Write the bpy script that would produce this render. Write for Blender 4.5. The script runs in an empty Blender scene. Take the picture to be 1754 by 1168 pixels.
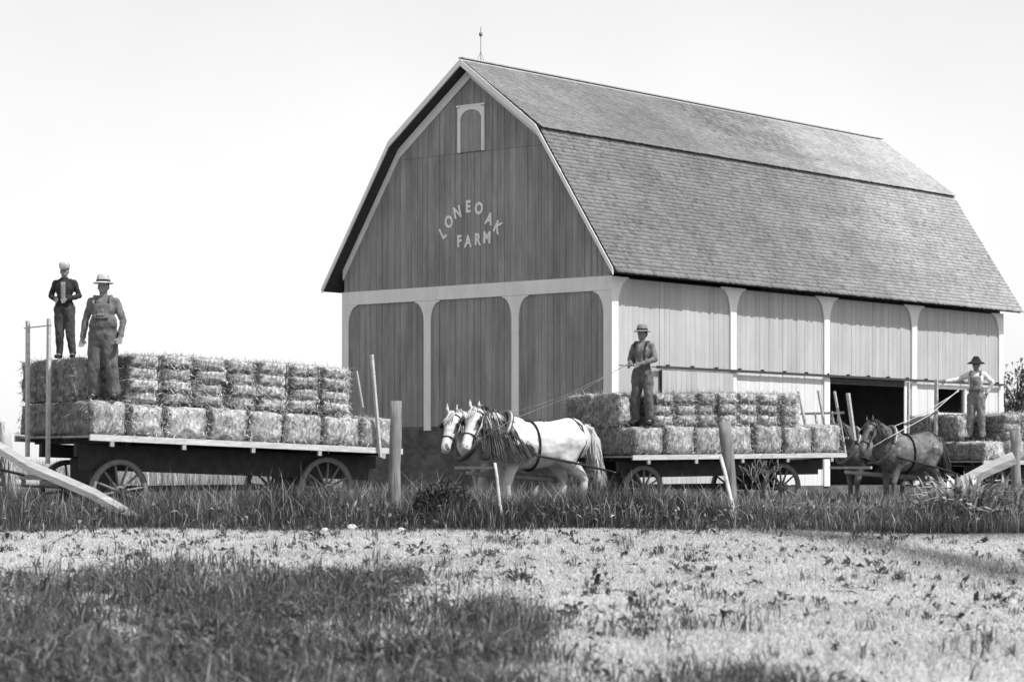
import bpy, bmesh, math, random
import numpy as np
from mathutils import Vector, Matrix, noise

random.seed(7)
RNG = np.random.default_rng(11)
R = math.radians
SC = bpy.context.scene
COL = SC.collection

# ------------------------------------------------------------------ camera, sky, sun, exposure
cam_d = bpy.data.cameras.new('camera')
cam = bpy.data.objects.new('camera', cam_d); COL.objects.link(cam)
cam.location = (0, 0, 0.8); cam.rotation_euler = (R(90), 0, 0)
cam_d.sensor_width = 36; cam_d.lens = 86.2; cam_d.shift_y = 0.1231
cam_d.clip_start = 0.1; cam_d.clip_end = 9000
cam_d.dof.use_dof = True; cam_d.dof.focus_distance = 44; cam_d.dof.aperture_fstop = 3.2
SC.camera = cam

SUN_EL, SUN_AZ = 56.0, 121.0          # azimuth clockwise from +Y
world = bpy.data.worlds.new('World'); SC.world = world; world.use_nodes = True
nt = world.node_tree; bg = nt.nodes['Background']
sky = nt.nodes.new('ShaderNodeTexSky'); sky.sky_type = 'NISHITA'; sky.sun_disc = False
sky.sun_elevation = R(SUN_EL); sky.sun_rotation = R(SUN_AZ); sky.dust_density = 0.0
bw = nt.nodes.new('ShaderNodeSeparateColor')     # an early plate sees mostly blue light: its sky prints near white
nt.links.new(sky.outputs[0], bw.inputs[0]); wn = nt.nodes.new('ShaderNodeTexNoise'); wn.inputs['Scale'].default_value = 5.0; wn.inputs['Detail'].default_value = 7.0   # faint thin cloud, all round
wm = nt.nodes.new('ShaderNodeMapRange'); wm.inputs[1].default_value = 0.3; wm.inputs[2].default_value = 0.7; wm.inputs[3].default_value = 0.93; wm.inputs[4].default_value = 1.07
wx = nt.nodes.new('ShaderNodeMath'); wx.operation = 'MULTIPLY'
wt = nt.nodes.new('ShaderNodeTexCoord'); nt.links.new(wt.outputs['Generated'], wn.inputs['Vector']); nt.links.new(wn.outputs[0], wm.inputs[0])
nt.links.new(bw.outputs[2], wx.inputs[0]); nt.links.new(wm.outputs[0], wx.inputs[1]); nt.links.new(wx.outputs[0], bg.inputs[0])
bg.inputs[1].default_value = 0.14

sd = bpy.data.lights.new('sun', 'SUN'); sd.energy = 5.0; sd.angle = R(0.5); sd.color = (1, 1, 1)
sun = bpy.data.objects.new('sun', sd); COL.objects.link(sun)
sv = Vector((math.sin(R(SUN_AZ)) * math.cos(R(SUN_EL)), math.cos(R(SUN_AZ)) * math.cos(R(SUN_EL)), math.sin(R(SUN_EL))))
sun.rotation_euler = (-sv).to_track_quat('-Z', 'Y').to_euler()
sun.location = sv * 60
SC.view_settings.view_transform = 'Standard'; SC.view_settings.look = 'None'
SC.view_settings.exposure = 0.12; SC.view_settings.gamma = 1.0; SC.view_settings.use_curve_mapping = False

# ------------------------------------------------------------------ materials (the photograph is black and white: greys)
def mat(name, v, rough=0.85, var=0.2, scale=(8, 8, 8), var2=0.0, scale2=(2, 2, 2), rnd=0.0, tone=False, bump=0.0,
        bscale=None, spec=0.25, coords='Object', trans=0.0):
    m = bpy.data.materials.new(name); m.use_nodes = True
    t = m.node_tree; N = t.nodes; K = t.links
    b = N['Principled BSDF']; b.inputs['Roughness'].default_value = rough
    b.inputs['Specular IOR Level'].default_value = spec
    tc = N.new('ShaderNodeTexCoord')
    def noi(sc, det=6.0):
        mp = N.new('ShaderNodeMapping'); mp.inputs['Scale'].default_value = sc
        K.new(tc.outputs[coords], mp.inputs[0])
        n = N.new('ShaderNodeTexNoise'); n.inputs['Scale'].default_value = 1.0; n.inputs['Detail'].default_value = det
        n.inputs['Roughness'].default_value = 0.65
        K.new(mp.outputs[0], n.inputs['Vector']); return n
    def mathn(op, a, c):
        q = N.new('ShaderNodeMath'); q.operation = op
        for i, s in enumerate((a, c)):
            if isinstance(s, (int, float)): q.inputs[i].default_value = s
            else: K.new(s, q.inputs[i])
        return q.outputs[0]
    def mr(src, lo, hi, f0=0.3, f1=0.7):
        q = N.new('ShaderNodeMapRange'); K.new(src, q.inputs[0])
        q.inputs[1].default_value = f0; q.inputs[2].default_value = f1
        q.inputs[3].default_value = lo; q.inputs[4].default_value = hi; return q.outputs[0]
    n1 = noi(scale); out = mr(n1.outputs[0], 1 - var, 1 + var)
    if var2:
        n2 = noi(scale2, 4.0); out = mathn('MULTIPLY', out, mr(n2.outputs[0], 1 - var2, 1 + var2))
    if rnd:
        oi = N.new('ShaderNodeObjectInfo'); out = mathn('MULTIPLY', out, mr(oi.outputs['Random'], 1 - rnd, 1 + rnd, 0, 1))
    if tone:
        at = N.new('ShaderNodeAttribute'); at.attribute_name = 'tone'; out = mathn('MULTIPLY', out, at.outputs['Fac'])
    out = mathn('MULTIPLY', out, v)
    K.new(out, b.inputs['Base Color'])
    if bump:
        nb = noi(bscale or scale); bp = N.new('ShaderNodeBump'); bp.inputs['Strength'].default_value = bump
        bp.inputs['Distance'].default_value = 0.02
        K.new(nb.outputs[0], bp.inputs['Height']); K.new(bp.outputs[0], b.inputs['Normal'])
    if trans:
        tr = N.new('ShaderNodeBsdfTranslucent'); K.new(out, tr.inputs[0])
        mx = N.new('ShaderNodeMixShader'); mx.inputs[0].default_value = trans
        K.new(b.outputs[0], mx.inputs[1]); K.new(tr.outputs[0], mx.inputs[2])
        K.new(mx.outputs[0], N['Material Output'].inputs[0])
    return m

M = {}
M['barn_red'] = mat('barn_paint', 0.275, 0.8, 0.24, (9, 9, 0.5), 0.2, (1.5, 1.5, 0.6), rnd=0.09, bump=0.3, bscale=(40, 40, 2))
M['barn_side'] = mat('weathered_barn_paint', 0.42, 0.8, 0.1, (7, 7, 0.5), 0.1, (0.8, 0.8, 0.6), rnd=0.07, bump=0.3, bscale=(40, 40, 2))
M['white'] = mat('white_trim_paint', 0.78, 0.7, 0.07, (6, 6, 1.0), 0.06, (1.5, 1.5, 1.5), bump=0.15, bscale=(30, 30, 4))
M['whitedoor'] = mat('white_door_paint', 0.62, 0.75, 0.08, (7, 7, 0.5), rnd=0.05, bump=0.2, bscale=(40, 40, 2))
M['letter'] = mat('lettering_paint', 0.8, 0.8, 0.22, (14, 14, 5), 0.15, (4, 4, 4))
M['dark'] = mat('dark_interior_timber', 0.03, 0.9, 0.2)
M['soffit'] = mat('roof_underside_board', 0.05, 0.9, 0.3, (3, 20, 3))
M['shingle'] = mat('weathered_shingle', 0.19, 0.75, 0.2, (5, 5, 5), 0.22, (0.45, 0.45, 0.45), tone=True, bump=0.2, bscale=(30, 30, 30))
M['stone'] = mat('foundation_stone', 0.11, 0.95, 0.5, (2.2, 2.2, 3.5), 0.3, (0.8, 0.8, 0.8), bump=1.0, bscale=(4, 4, 6))
M['track'] = mat('iron_track', 0.05, 0.7, 0.2)
M['hay'] = mat('baled_hay', 0.46, 0.9, 0.7, (26, 26, 11), 0.32, (5, 5, 4), rnd=0.16, tone=True, bump=1.0, bscale=(30, 30, 18))
M['wood'] = mat('grey_weathered_wood', 0.36, 0.85, 0.22, (12, 12, 2), rnd=0.12, bump=0.4, bscale=(40, 40, 4))
M['palewood'] = mat('bleached_pale_wood', 0.5, 0.8, 0.25, (3, 14, 14), rnd=0.06, bump=0.4, bscale=(5, 40, 40))
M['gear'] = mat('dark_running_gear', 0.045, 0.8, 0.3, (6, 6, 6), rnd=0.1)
M['wheelw'] = mat('wheel_wood', 0.2, 0.8, 0.25, (12, 12, 12), rnd=0.1)
M['iron'] = mat('worn_iron', 0.16, 0.55, 0.3, (14, 14, 14), spec=0.5)
M['post'] = mat('split_post_wood', 0.22, 0.9, 0.5, (16, 16, 1.6), 0.15, (2, 2, 2), bump=0.8, bscale=(40, 40, 3))
M['skin'] = mat('skin', 0.2, 0.6, 0.08, (20, 20, 20))
M['strap'] = mat('harness_leather', 0.035, 0.6, 0.2, (20, 20, 20))
M['collar'] = mat('collar_leather', 0.10 , 0.7, 0.25, (14, 14, 14))
M['palestrap'] = mat('pale_worn_strap', 0.5, 0.7, 0.15, (20, 20, 20))
M['whitehorse'] = mat('white_horse_coat', 0.58, 0.7, 0.12, (14, 14, 14), 0.15, (2.4, 2.4, 2.4), bump=0.15, bscale=(60, 60, 60))
M['darkhorse'] = mat('bay_horse_coat', 0.12, 0.5, 0.3, (12, 12, 12), 0.6, (3.4, 3.4, 3.4), spec=0.4)
M['palehair'] = mat('pale_horse_hair', 0.5, 0.8, 0.15, (10, 10, 10), tone=True)
M['darkhair'] = mat('dark_horse_hair', 0.05, 0.6, 0.15, (10, 10, 10), tone=True)
M['net'] = mat('fly_net_cord', 0.075, 0.85, 0.2, (10, 10, 10), tone=True)
M['grass'] = mat('verge_grass', 0.17, 0.7, 0.2, (1.2, 1.2, 1.2), tone=True, trans=0.2)
M['stub'] = mat('pale_mown_grass', 0.54, 0.85, 0.12, (0.8, 0.8, 0.8), tone=True, trans=0.2)
M['weed'] = mat('dark_weed_leaf', 0.075, 0.6, 0.2, (3, 3, 3), tone=True, trans=0.15)
M['leafpale'] = mat('strap_leaf', 0.24, 0.5, 0.2, (5, 5, 5), tone=True, spec=0.5, trans=0.2)
M['crown'] = mat('tree_leaf', 0.12, 0.65, 0.2, (3, 3, 3), tone=True, trans=0.2)
M['bark'] = mat('bark', 0.12, 0.95, 0.3, (14, 14, 3), bump=0.6)
M['fieldstone'] = mat('pale_fieldstone', 0.45, 0.9, 0.2, (10, 10, 10), bump=0.5)
for n_, v_ in dict(cloth_dark=0.035, cloth_boy=0.065, cloth_denim=0.12, cloth_mid=0.17, cloth_shirt=0.2, cloth_pale=0.62, cloth_trouser=0.14,
                   cloth_light=0.42, hat_pale=0.45, hat_grey=0.24, hat_dark=0.03, boot=0.03, band=0.02, eye=0.02).items():
    M[n_] = mat(n_, v_, 0.95, 0.3, (16, 16, 9), 0.35, (5, 5, 4), bump=0.45, bscale=(30, 30, 12), spec=0.1)

# ------------------------------------------------------------------ helpers
def link(o, parent=None):
    COL.objects.link(o)
    if parent: o.parent = parent
    return o
def empty(name, loc=(0, 0, 0), rz=0.0, label=None, cat=None, group=None):
    o = bpy.data.objects.new(name, None); COL.objects.link(o)
    o.location = loc; o.rotation_euler = (0, 0, rz); o.empty_display_size = 0.2
    if label: tag(o, label, cat, group)
    return o
def tag(o, label=None, cat=None, group=None, kind=None):
    if label: o['label'] = label
    if cat: o['category'] = cat
    if group: o['group'] = group
    if kind: o['kind'] = kind
    return o
def T(x=0, y=0, z=0, rz=0.0): return Matrix.Translation((x, y, z)) @ Matrix.Rotation(rz, 4, 'Z')

class MB:
    def __init__(s): s.v = []; s.f = []
    def add(s, vs, fs):
        o = len(s.v); s.v += [tuple(p) for p in vs]; s.f += [tuple(i + o for i in f) for f in fs]; return s
    def box(s, x0, x1, y0, y1, z0, z1):
        return s.add([(x0, y0, z0), (x1, y0, z0), (x1, y1, z0), (x0, y1, z0), (x0, y0, z1), (x1, y0, z1), (x1, y1, z1), (x0, y1, z1)],
                     [(0, 3, 2, 1), (4, 5, 6, 7), (0, 1, 5, 4), (1, 2, 6, 5), (2, 3, 7, 6), (3, 0, 4, 7)])
    def bar(s, a, b, w, h, up=(0, 0, 1)):
        a, b = Vector(a), Vector(b); t = (b - a).normalized(); u = Vector(up)
        if abs(t.dot(u)) > 0.97: u = Vector((1, 0, 0))
        sd_ = t.cross(u).normalized() * w / 2; u = sd_.cross(t).normalized() * h / 2
        vs = [a - sd_ - u, a + sd_ - u, a + sd_ + u, a - sd_ + u, b - sd_ - u, b + sd_ - u, b + sd_ + u, b - sd_ + u]
        return s.add(vs, [(0, 1, 2, 3), (7, 6, 5, 4), (0, 4, 5, 1), (1, 5, 6, 2), (2, 6, 7, 3), (3, 7, 4, 0)])
    def loft(s, pts, ra, rb=None, seg=14, up=(0, 0, 1), cap=True):
        pts = [Vector(p) for p in pts]; rb = rb or ra; n = len(pts); o = []
        for i, p in enumerate(pts):
            t = (pts[min(i + 1, n - 1)] - pts[max(i - 1, 0)]).normalized(); u = Vector(up)
            if abs(t.dot(u)) > 0.95: u = Vector((0, 1, 0)) if abs(t.y) < 0.9 else Vector((1, 0, 0))
            sd_ = t.cross(u).normalized(); u = sd_.cross(t).normalized()
            o += [p + sd_ * (math.cos(2 * math.pi * k / seg) * ra[i]) + u * (math.sin(2 * math.pi * k / seg) * rb[i]) for k in range(seg)]
        fs = [(i * seg + k, i * seg + (k + 1) % seg, (i + 1) * seg + (k + 1) % seg, (i + 1) * seg + k) for i in range(n - 1) for k in range(seg)]
        if cap: fs += [tuple(range(seg - 1, -1, -1)), tuple((n - 1) * seg + k for k in range(seg))]
        return s.add(o, fs)
    def tube(s, pts, r, seg=8):
        return s.loft(pts, [r] * len(pts) if isinstance(r, (int, float)) else list(r), None, seg)
    def ell(s, c, r, seg=14, rings=9):
        vs = [(c[0], c[1], c[2] - r[2])]; fs = []
        for i in range(1, rings):
            a = -math.pi / 2 + math.pi * i / rings
            for k in range(seg):
                b = 2 * math.pi * k / seg
                vs.append((c[0] + r[0] * math.cos(a) * math.cos(b), c[1] + r[1] * math.cos(a) * math.sin(b), c[2] + r[2] * math.sin(a)))
        vs.append((c[0], c[1], c[2] + r[2])); L = len(vs) - 1
        for k in range(seg):
            fs.append((0, 1 + (k + 1) % seg, 1 + k)); fs.append((L, 1 + (rings - 2) * seg + k, 1 + (rings - 2) * seg + (k + 1) % seg))
        for i in range(rings - 2):
            for k in range(seg):
                a = 1 + i * seg; fs.append((a + k, a + (k + 1) % seg, a + seg + (k + 1) % seg, a + seg + k))
        return s.add(vs, fs)
    def cone(s, a, b, ra, rb, seg=12):
        s.loft([a, b], [ra, rb], None, seg)
        s.ell(a, (ra, ra, ra), seg, 7); return s.ell(b, (rb, rb, rb), seg, 7)
    def lathe(s, prof, seg=20, c=(0, 0, 0), sx=1.0, sy=1.0):
        n = len(prof); vs = []
        for r, z in prof:
            for k in range(seg):
                a = 2 * math.pi * k / seg; vs.append((c[0] + r * sx * math.cos(a), c[1] + r * sy * math.sin(a), c[2] + z))
        fs = [(i * seg + k, i * seg + (k + 1) % seg, (i + 1) * seg + (k + 1) % seg, (i + 1) * seg + k) for i in range(n - 1) for k in range(seg)]
        fs += [tuple(range(seg - 1, -1, -1)), tuple((n - 1) * seg + k for k in range(seg))]
        return s.add(vs, fs)
    def prism(s, poly, axis, d0, d1):
        """poly: 2D points; extruded along axis 'x' (poly=(y,z)) or 'y' (poly=(x,z))"""
        n = len(poly)
        f = (lambda p, d: (d, p[0], p[1])) if axis == 'x' else (lambda p, d: (p[0], d, p[1]))
        vs = [f(p, d0) for p in poly] + [f(p, d1) for p in poly]
        return s.add(vs, [tuple(range(n)), tuple(range(2 * n - 1, n - 1, -1))] + [(i, n + i, n + (i + 1) % n, (i + 1) % n) for i in range(n)])
    def mesh(s, name, m, smooth=False):
        me = bpy.data.meshes.new(name); me.from_pydata(s.v, [], s.f)
        bm = bmesh.new(); bm.from_mesh(me); bmesh.ops.recalc_face_normals(bm, faces=bm.faces); bm.to_mesh(me); bm.free()
        if smooth: me.polygons.foreach_set('use_smooth', [True] * len(me.polygons))
        me.materials.append(m); return me
    def build(s, name, m, parent=None, smooth=False):
        return link(bpy.data.objects.new(name, s.mesh(name, m, smooth)), parent)
    def blob(s, name, m, parent=None, voxel=0.012, it=3, wr=0.0, ws=(9, 9, 14)):
        """union of overlapping closed shells into one continuous smooth surface"""
        me = bpy.data.meshes.new('tmp'); me.from_pydata(s.v, [], s.f)
        bm = bmesh.new(); bm.from_mesh(me); bmesh.ops.recalc_face_normals(bm, faces=bm.faces); bm.to_mesh(me); bm.free()
        o = bpy.data.objects.new('tmp', me); COL.objects.link(o)
        r = o.modifiers.new('r', 'REMESH'); r.mode = 'VOXEL'; r.voxel_size = voxel
        q = o.modifiers.new('s', 'SMOOTH'); q.factor = 0.5; q.iterations = it
        dg = bpy.context.evaluated_depsgraph_get()
        out = bpy.data.meshes.new_from_object(o.evaluated_get(dg)); out.name = name
        bpy.data.objects.remove(o); bpy.data.meshes.remove(me)
        out.polygons.foreach_set('use_smooth', [True] * len(out.polygons))
        if wr:                                       # folds and creases
            nv = len(out.vertices); co = np.empty(nv * 3, np.float32); no = np.empty(nv * 3, np.float32)
            out.vertices.foreach_get('co', co); out.vertices.foreach_get('normal', no); co = co.reshape(-1, 3); no = no.reshape(-1, 3)
            qq = co * np.array(ws) + np.array([nv % 97, 3, 1]); dd = np.array([noise.noise(Vector(q)) + 0.5 * noise.noise(Vector(q * 2.1)) for q in qq])
            out.vertices.foreach_set('co', (co + no * (dd * wr)[:, None]).astype(np.float32).ravel()); out.update()
        out.materials.clear(); out.materials.append(m)
        return link(bpy.data.objects.new(name, out), parent)

def inst(name, me, parent=None, mw=None):
    o = bpy.data.objects.new(name, me); COL.objects.link(o)
    if parent: o.parent = parent
    if mw is not None: o.matrix_local = mw
    return o

def np_mesh(name, V, F, m, tone=None, smooth=False):
    """fast mesh from numpy triangles"""
    me = bpy.data.meshes.new(name); nv, nf = len(V), len(F)
    me.vertices.add(nv); me.vertices.foreach_set('co', np.ascontiguousarray(V, np.float32).ravel())
    me.loops.add(nf * 3); me.loops.foreach_set('vertex_index', np.ascontiguousarray(F, np.int32).ravel())
    me.polygons.add(nf); me.polygons.foreach_set('loop_start', np.arange(0, nf * 3, 3, dtype=np.int32))
    me.update(calc_edges=True)
    if tone is not None:
        a = me.attributes.new('tone', 'FLOAT', 'POINT'); a.data.foreach_set('value', np.ascontiguousarray(tone, np.float32))
    if smooth: me.polygons.foreach_set('use_smooth', np.ones(nf, bool))
    me.materials.append(m); return me

def blades(P, H, W, lean, tone, ang=None):
    """curved tapering blades: P n x 3, arrays H, W, lean, tone -> V, F, tone"""
    n = len(P); a = RNG.uniform(0, 2 * np.pi, n); la = RNG.uniform(0, 2 * np.pi, n) if ang is None else ang
    wd = np.stack([np.cos(a), np.sin(a), 0 * a], 1) * (W / 2)[:, None]
    ld = np.stack([np.cos(la), np.sin(la), 0 * a], 1)
    up = np.array([0, 0, 1.0])
    mid = P + up * (H * 0.55)[:, None] + ld * (lean * H * 0.25)[:, None]
    tip = P + up * (H * (1 - 0.25 * lean))[:, None] + ld * (lean * H)[:, None]
    V = np.stack([P - wd, P + wd, mid - wd * 0.8, mid + wd * 0.8, tip], 1).reshape(-1, 3)
    b = (np.arange(n) * 5)[:, None]
    F = np.concatenate([b + np.array([[0, 1, 2]]), b + np.array([[1, 3, 2]]), b + np.array([[2, 3, 4]])], 0)
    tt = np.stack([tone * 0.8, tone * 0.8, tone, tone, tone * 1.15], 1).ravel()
    return V, F, tt

def leaves(P, D, L, W, tone, droop=0.2):
    """broad leaves, a folded rhomb each: P base, D direction (unit), length L, width W"""
    n = len(P); up = np.array([0, 0, 1.0])
    s = np.cross(D, up + RNG.normal(0, 0.35, (n, 3))); s /= np.linalg.norm(s, axis=1)[:, None] + 1e-9
    nn = np.cross(s, D)
    mid = P + D * (L * 0.45)[:, None]; tip = P + D * L[:, None] - up * (droop * L)[:, None]
    V = np.stack([P, mid - s * (W / 2)[:, None] + nn * (W * 0.15)[:, None], mid + s * (W / 2)[:, None] + nn * (W * 0.15)[:, None], tip, mid], 1).reshape(-1, 3)
    b = (np.arange(n) * 5)[:, None]
    F = np.concatenate([b + np.array([[0, 4, 1]]), b + np.array([[0, 2, 4]]), b + np.array([[1, 4, 3]]), b + np.array([[4, 2, 3]])], 0)
    return V, F, np.repeat(tone, 5)

def cat(*parts):
    V, F, Tn = [], [], []; o = 0
    for v, f, t in parts:
        V.append(v); F.append(f + o); Tn.append(t); o += len(v)
    return np.concatenate(V), np.concatenate(F), np.concatenate(Tn)

def sstep(a, b, x):
    t = np.clip((x - a) / (b - a), 0, 1); return t * t * (3 - 2 * t)

# ------------------------------------------------------------------ ground
def zg(x, y):
    """ground height: the mown field dips gently from the grass verge towards the viewer"""
    x = np.asarray(x, float); y = np.asarray(y, float)
    base = np.where(y < 29, -0.8 + 0.0262 * y, np.where(y < 33, -0.0402 + 0.0402 * (1 - ((33 - np.clip(y, 29, 33)) / 4) ** 1.5), 0))
    return base + 0.015 * np.sin(x * 1.7 + y * 0.6) * np.sin(y * 1.1 - x * 0.4)
def edge_y(x):
    """far edge of the pale mown field (straight, then bending nearer on one side)"""
    x = np.asarray(x, float)
    return 31.0 - 2.4 * sstep(2.6, 5.6, x) + 0.10 * np.sin(x * 2.3) + 0.06 * np.sin(x * 5.1)
def track(x, y):
    """0..1 where a darker grass track crosses the mown field"""
    xc = 3.1 + 0.6 * np.sin(y * 0.5) * 0.2 + 0.30 * (30.5 - y) - 0.012 * (30.5 - y) ** 2
    return np.exp(-((x - xc) / 0.42) ** 2) * sstep(20, 23, y) * (1 - sstep(30.5, 31.5, y))
def dark_patch(x, y):
    """0..1 density of the tall dark weeds in the near field"""
    k = x / y                                      # widest on one side, fading across
    yb = 20.6 - 1.0 * np.sin(x * 0.9) * 0.6 - 2.8 * sstep(-0.10, 0.02, k) - 3.6 * sstep(-0.02, 0.05, k) - 3.4 * sstep(0.05, 0.15, k)
    nzz = 5.0 * (vn(x, y, 0.7, 11) - 0.5) + 4.5 * (vn(x, y, 1.9, 12) - 0.5) + 2.5 * (vn(x, y, 5.0, 13) - 0.5)
    return 1 - sstep(yb - 2.6, yb + 2.6, y + 1.25 * nzz)

def gridmesh():
    xs = np.concatenate([[-4000, -1200, -300, -100, -50], np.arange(-30, 30.1, 0.75), [50, 100, 300, 1200, 4000]])
    ys = np.concatenate([[-300, -60, -20, -5], np.arange(0, 90.1, 0.75), [120, 200, 500, 1500, 5000]])
    X, Y = np.meshgrid(xs, ys); Z = zg(X, np.clip(Y, -40, None))
    V = np.stack([X, Y, Z], -1).reshape(-1, 3); nx, ny = len(xs), len(ys)
    i, j = np.meshgrid(np.arange(nx - 1), np.arange(ny - 1)); a = (j * nx + i).ravel()
    F = np.concatenate([np.stack([a, a + 1, a + nx + 1], 1), np.stack([a, a + nx + 1, a + nx], 1)])
    return V, F
gm = bpy.data.materials.new('ground_soil_and_mown_grass'); gm.use_nodes = True
t_ = gm.node_tree; N_ = t_.nodes; K_ = t_.links; b_ = N_['Principled BSDF']; b_.inputs['Roughness'].default_value = 0.95
b_.inputs['Specular IOR Level'].default_value = 0.1
at_ = N_.new('ShaderNodeAttribute'); at_.attribute_name = 'tone'
tc_ = N_.new('ShaderNodeTexCoord'); n1_ = N_.new('ShaderNodeTexNoise'); n1_.inputs['Scale'].default_value = 9; n1_.inputs['Detail'].default_value = 8
K_.new(tc_.outputs['Object'], n1_.inputs['Vector'])
mr_ = N_.new('ShaderNodeMapRange'); K_.new(n1_.outputs[0], mr_.inputs[0])
for i_, q_ in ((1, 0.3), (2, 0.7), (3, 0.75), (4, 1.25)): mr_.inputs[i_].default_value = q_
ml_ = N_.new('ShaderNodeMath'); ml_.operation = 'MULTIPLY'; K_.new(mr_.outputs[0], ml_.inputs[0]); K_.new(at_.outputs['Fac'], ml_.inputs[1])
K_.new(ml_.outputs[0], b_.inputs['Base Color'])
bp_ = N_.new('ShaderNodeBump'); bp_.inputs['Strength'].default_value = 0.7; bp_.inputs['Distance'].default_value = 0.03
K_.new(n1_.outputs[0], bp_.inputs['Height']); K_.new(bp_.outputs[0], b_.inputs['Normal'])
V, F = gridmesh()
tone = np.where(V[:, 1] < edge_y(V[:, 0]) + 9, 0.46 - 0.35 * sstep(-0.5, 0.9, V[:, 1] - edge_y(V[:, 0])), np.where(V[:, 1] < 85, 0.11, 0.34))
g = link(bpy.data.objects.new('ground', np_mesh('ground', V, F, gm, tone, True))); tag(g, kind='structure')

# ------------------------------------------------------------------ barn
BW, BL, OH, EO = 9.065, 19.38, 0.42, 0.40
ZE, ZR, ZB, YB = 5.50, 11.08, 9.20, 2.03
barn = empty('barn', (2.433, 60.0, 0), 0.870, 'large gambrel roofed barn with white arched trim behind the hay wagons', 'barn')
def roof_z(y):
    """underside line of the roof over the gable, y from 0 to BW"""
    y = min(y, BW - y); s1 = (ZB - ZE) / (YB + EO); s2 = (ZR - ZB) / (BW / 2 - YB)
    return ZE + (y + EO) * s1 if y < YB else ZB + (y - YB) * s2

# roof: four slabs, shingles on the two slopes in view
def slope(name, y0, z0, y1, z1, th=0.10):
    d = Vector((0, y1 - y0, z1 - z0)).normalized(); nrm = Vector((0, -d.z, d.y)) if y1 > y0 else Vector((0, d.z, -d.y))
    o = nrm * th
    m_ = MB(); a = [(y0, z0), (y1, z1), (y1 + o.y, z1 + o.z), (y0 + o.y, z0 + o.z)]
    m_.prism(a, 'x', -OH, BL + OH)
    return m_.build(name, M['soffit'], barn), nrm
sl_low, n_low = slope('roof_slope', -EO, ZE, YB, ZB)
sl_up, n_up = slope('roof_slope', YB - 0.12, ZB - 0.03, BW / 2, ZR)
slope('roof_slope', BW + EO, ZE, BW - YB, ZB); slope('roof_slope', BW - YB, ZB, BW / 2, ZR)
def shingles(parent, y0, z0, y1, z1, nrm, low):
    a = np.array([0, y0, z0]); b = np.array([0, y1, z1]); Ls = np.linalg.norm(b - a); d = (b - a) / Ls
    nv = np.array(nrm); nc = int(Ls / 0.12); ex = Ls / nc
    Vs, Fs, Ts = [], [], []; cnt = 0
    for c in range(nc):
        x = -OH - 0.03 + random.uniform(-0.12, 0)
        wave = 0
        while x < BL + OH:
            w = random.uniform(0.09, 0.17); x1 = min(x + w, BL + OH + 0.03); xa = max(x, -OH - 0.03)
            if x1 - xa > 0.03:
                lift = 0.113 + random.uniform(0, 0.008); s0 = c * ex - random.uniform(0.005, 0.03) - (0.03 if c == 0 else 0); s1 = min(c * ex + ex * 1.12, Ls)
                g_ = 0.004
                p = [(xa + g_, s0, lift + 0.009), (x1 - g_, s0, lift + 0.009), (x1 - g_, s1, lift - 0.006), (xa + g_, s1, lift - 0.006), (xa + g_, s0, lift - 0.012), (x1 - g_, s0, lift - 0.012)]
                for (px, ps, pn) in p:
                    q = a + d * ps + nv * pn; Vs.append((px, q[1], q[2]))
                k = cnt * 6; cnt += 1
                Fs += [(k, k + 1, k + 2), (k, k + 2, k + 3), (k + 4, k + 5, k + 1), (k + 4, k + 1, k), (k + 5, k + 2, k + 1), (k + 4, k, k + 3)]
                xm = (xa + x1) / 2; t = random.uniform(0.88, 1.09)
                t *= 1 + 0.9 * sstep(7.0, 19.0, xm + (0.9 * math.sin(c * 0.7)))     # far end lightened: glare and haze painted into the shingle tone
                if not low and 9.0 + random.uniform(-0.7, 0.7) < xm < 12.9 + random.uniform(-0.7, 0.7) and c > 6: t *= random.uniform(0.58, 0.95)   # patch of darker shingles
                if low and random.random() < 0.06: t *= 0.75
                Ts += [t] * 6
            x += w
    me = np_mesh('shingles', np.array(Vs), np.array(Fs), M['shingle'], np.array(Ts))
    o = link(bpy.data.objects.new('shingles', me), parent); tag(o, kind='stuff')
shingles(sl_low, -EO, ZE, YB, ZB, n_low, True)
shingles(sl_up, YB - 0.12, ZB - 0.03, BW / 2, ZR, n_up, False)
# ridge boards
MB().bar((-OH - 0.04, BW / 2 - 0.02, ZR + 0.155), (BL + OH + 0.04, BW / 2 - 0.02, ZR + 0.155), 0.16, 0.03).build('ridge_board', M['wood'], barn)
# verge boards along the gable edge of the roof (white), front and back
for xa in (-OH - 0.035, BL + OH + 0.035):
    for (ya, za, yb_, zb_) in ((-EO, ZE, YB, ZB), (YB, ZB, BW / 2, ZR), (BW + EO, ZE, BW - YB, ZB), (BW - YB, ZB, BW / 2, ZR)):
        MB().bar((xa, ya, za + 0.04), (xa, yb_, zb_ + 0.04), 0.035, 0.17, up=(1, 0, 0)).build('verge_board', M['white'], barn) if False else \
        MB().prism([(ya, za - 0.04), (yb_, zb_ - 0.04), (yb_, zb_ + 0.12), (ya, za + 0.12)], 'x', xa - 0.02, xa + 0.02).build('verge_board', M['white'], barn)
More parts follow.
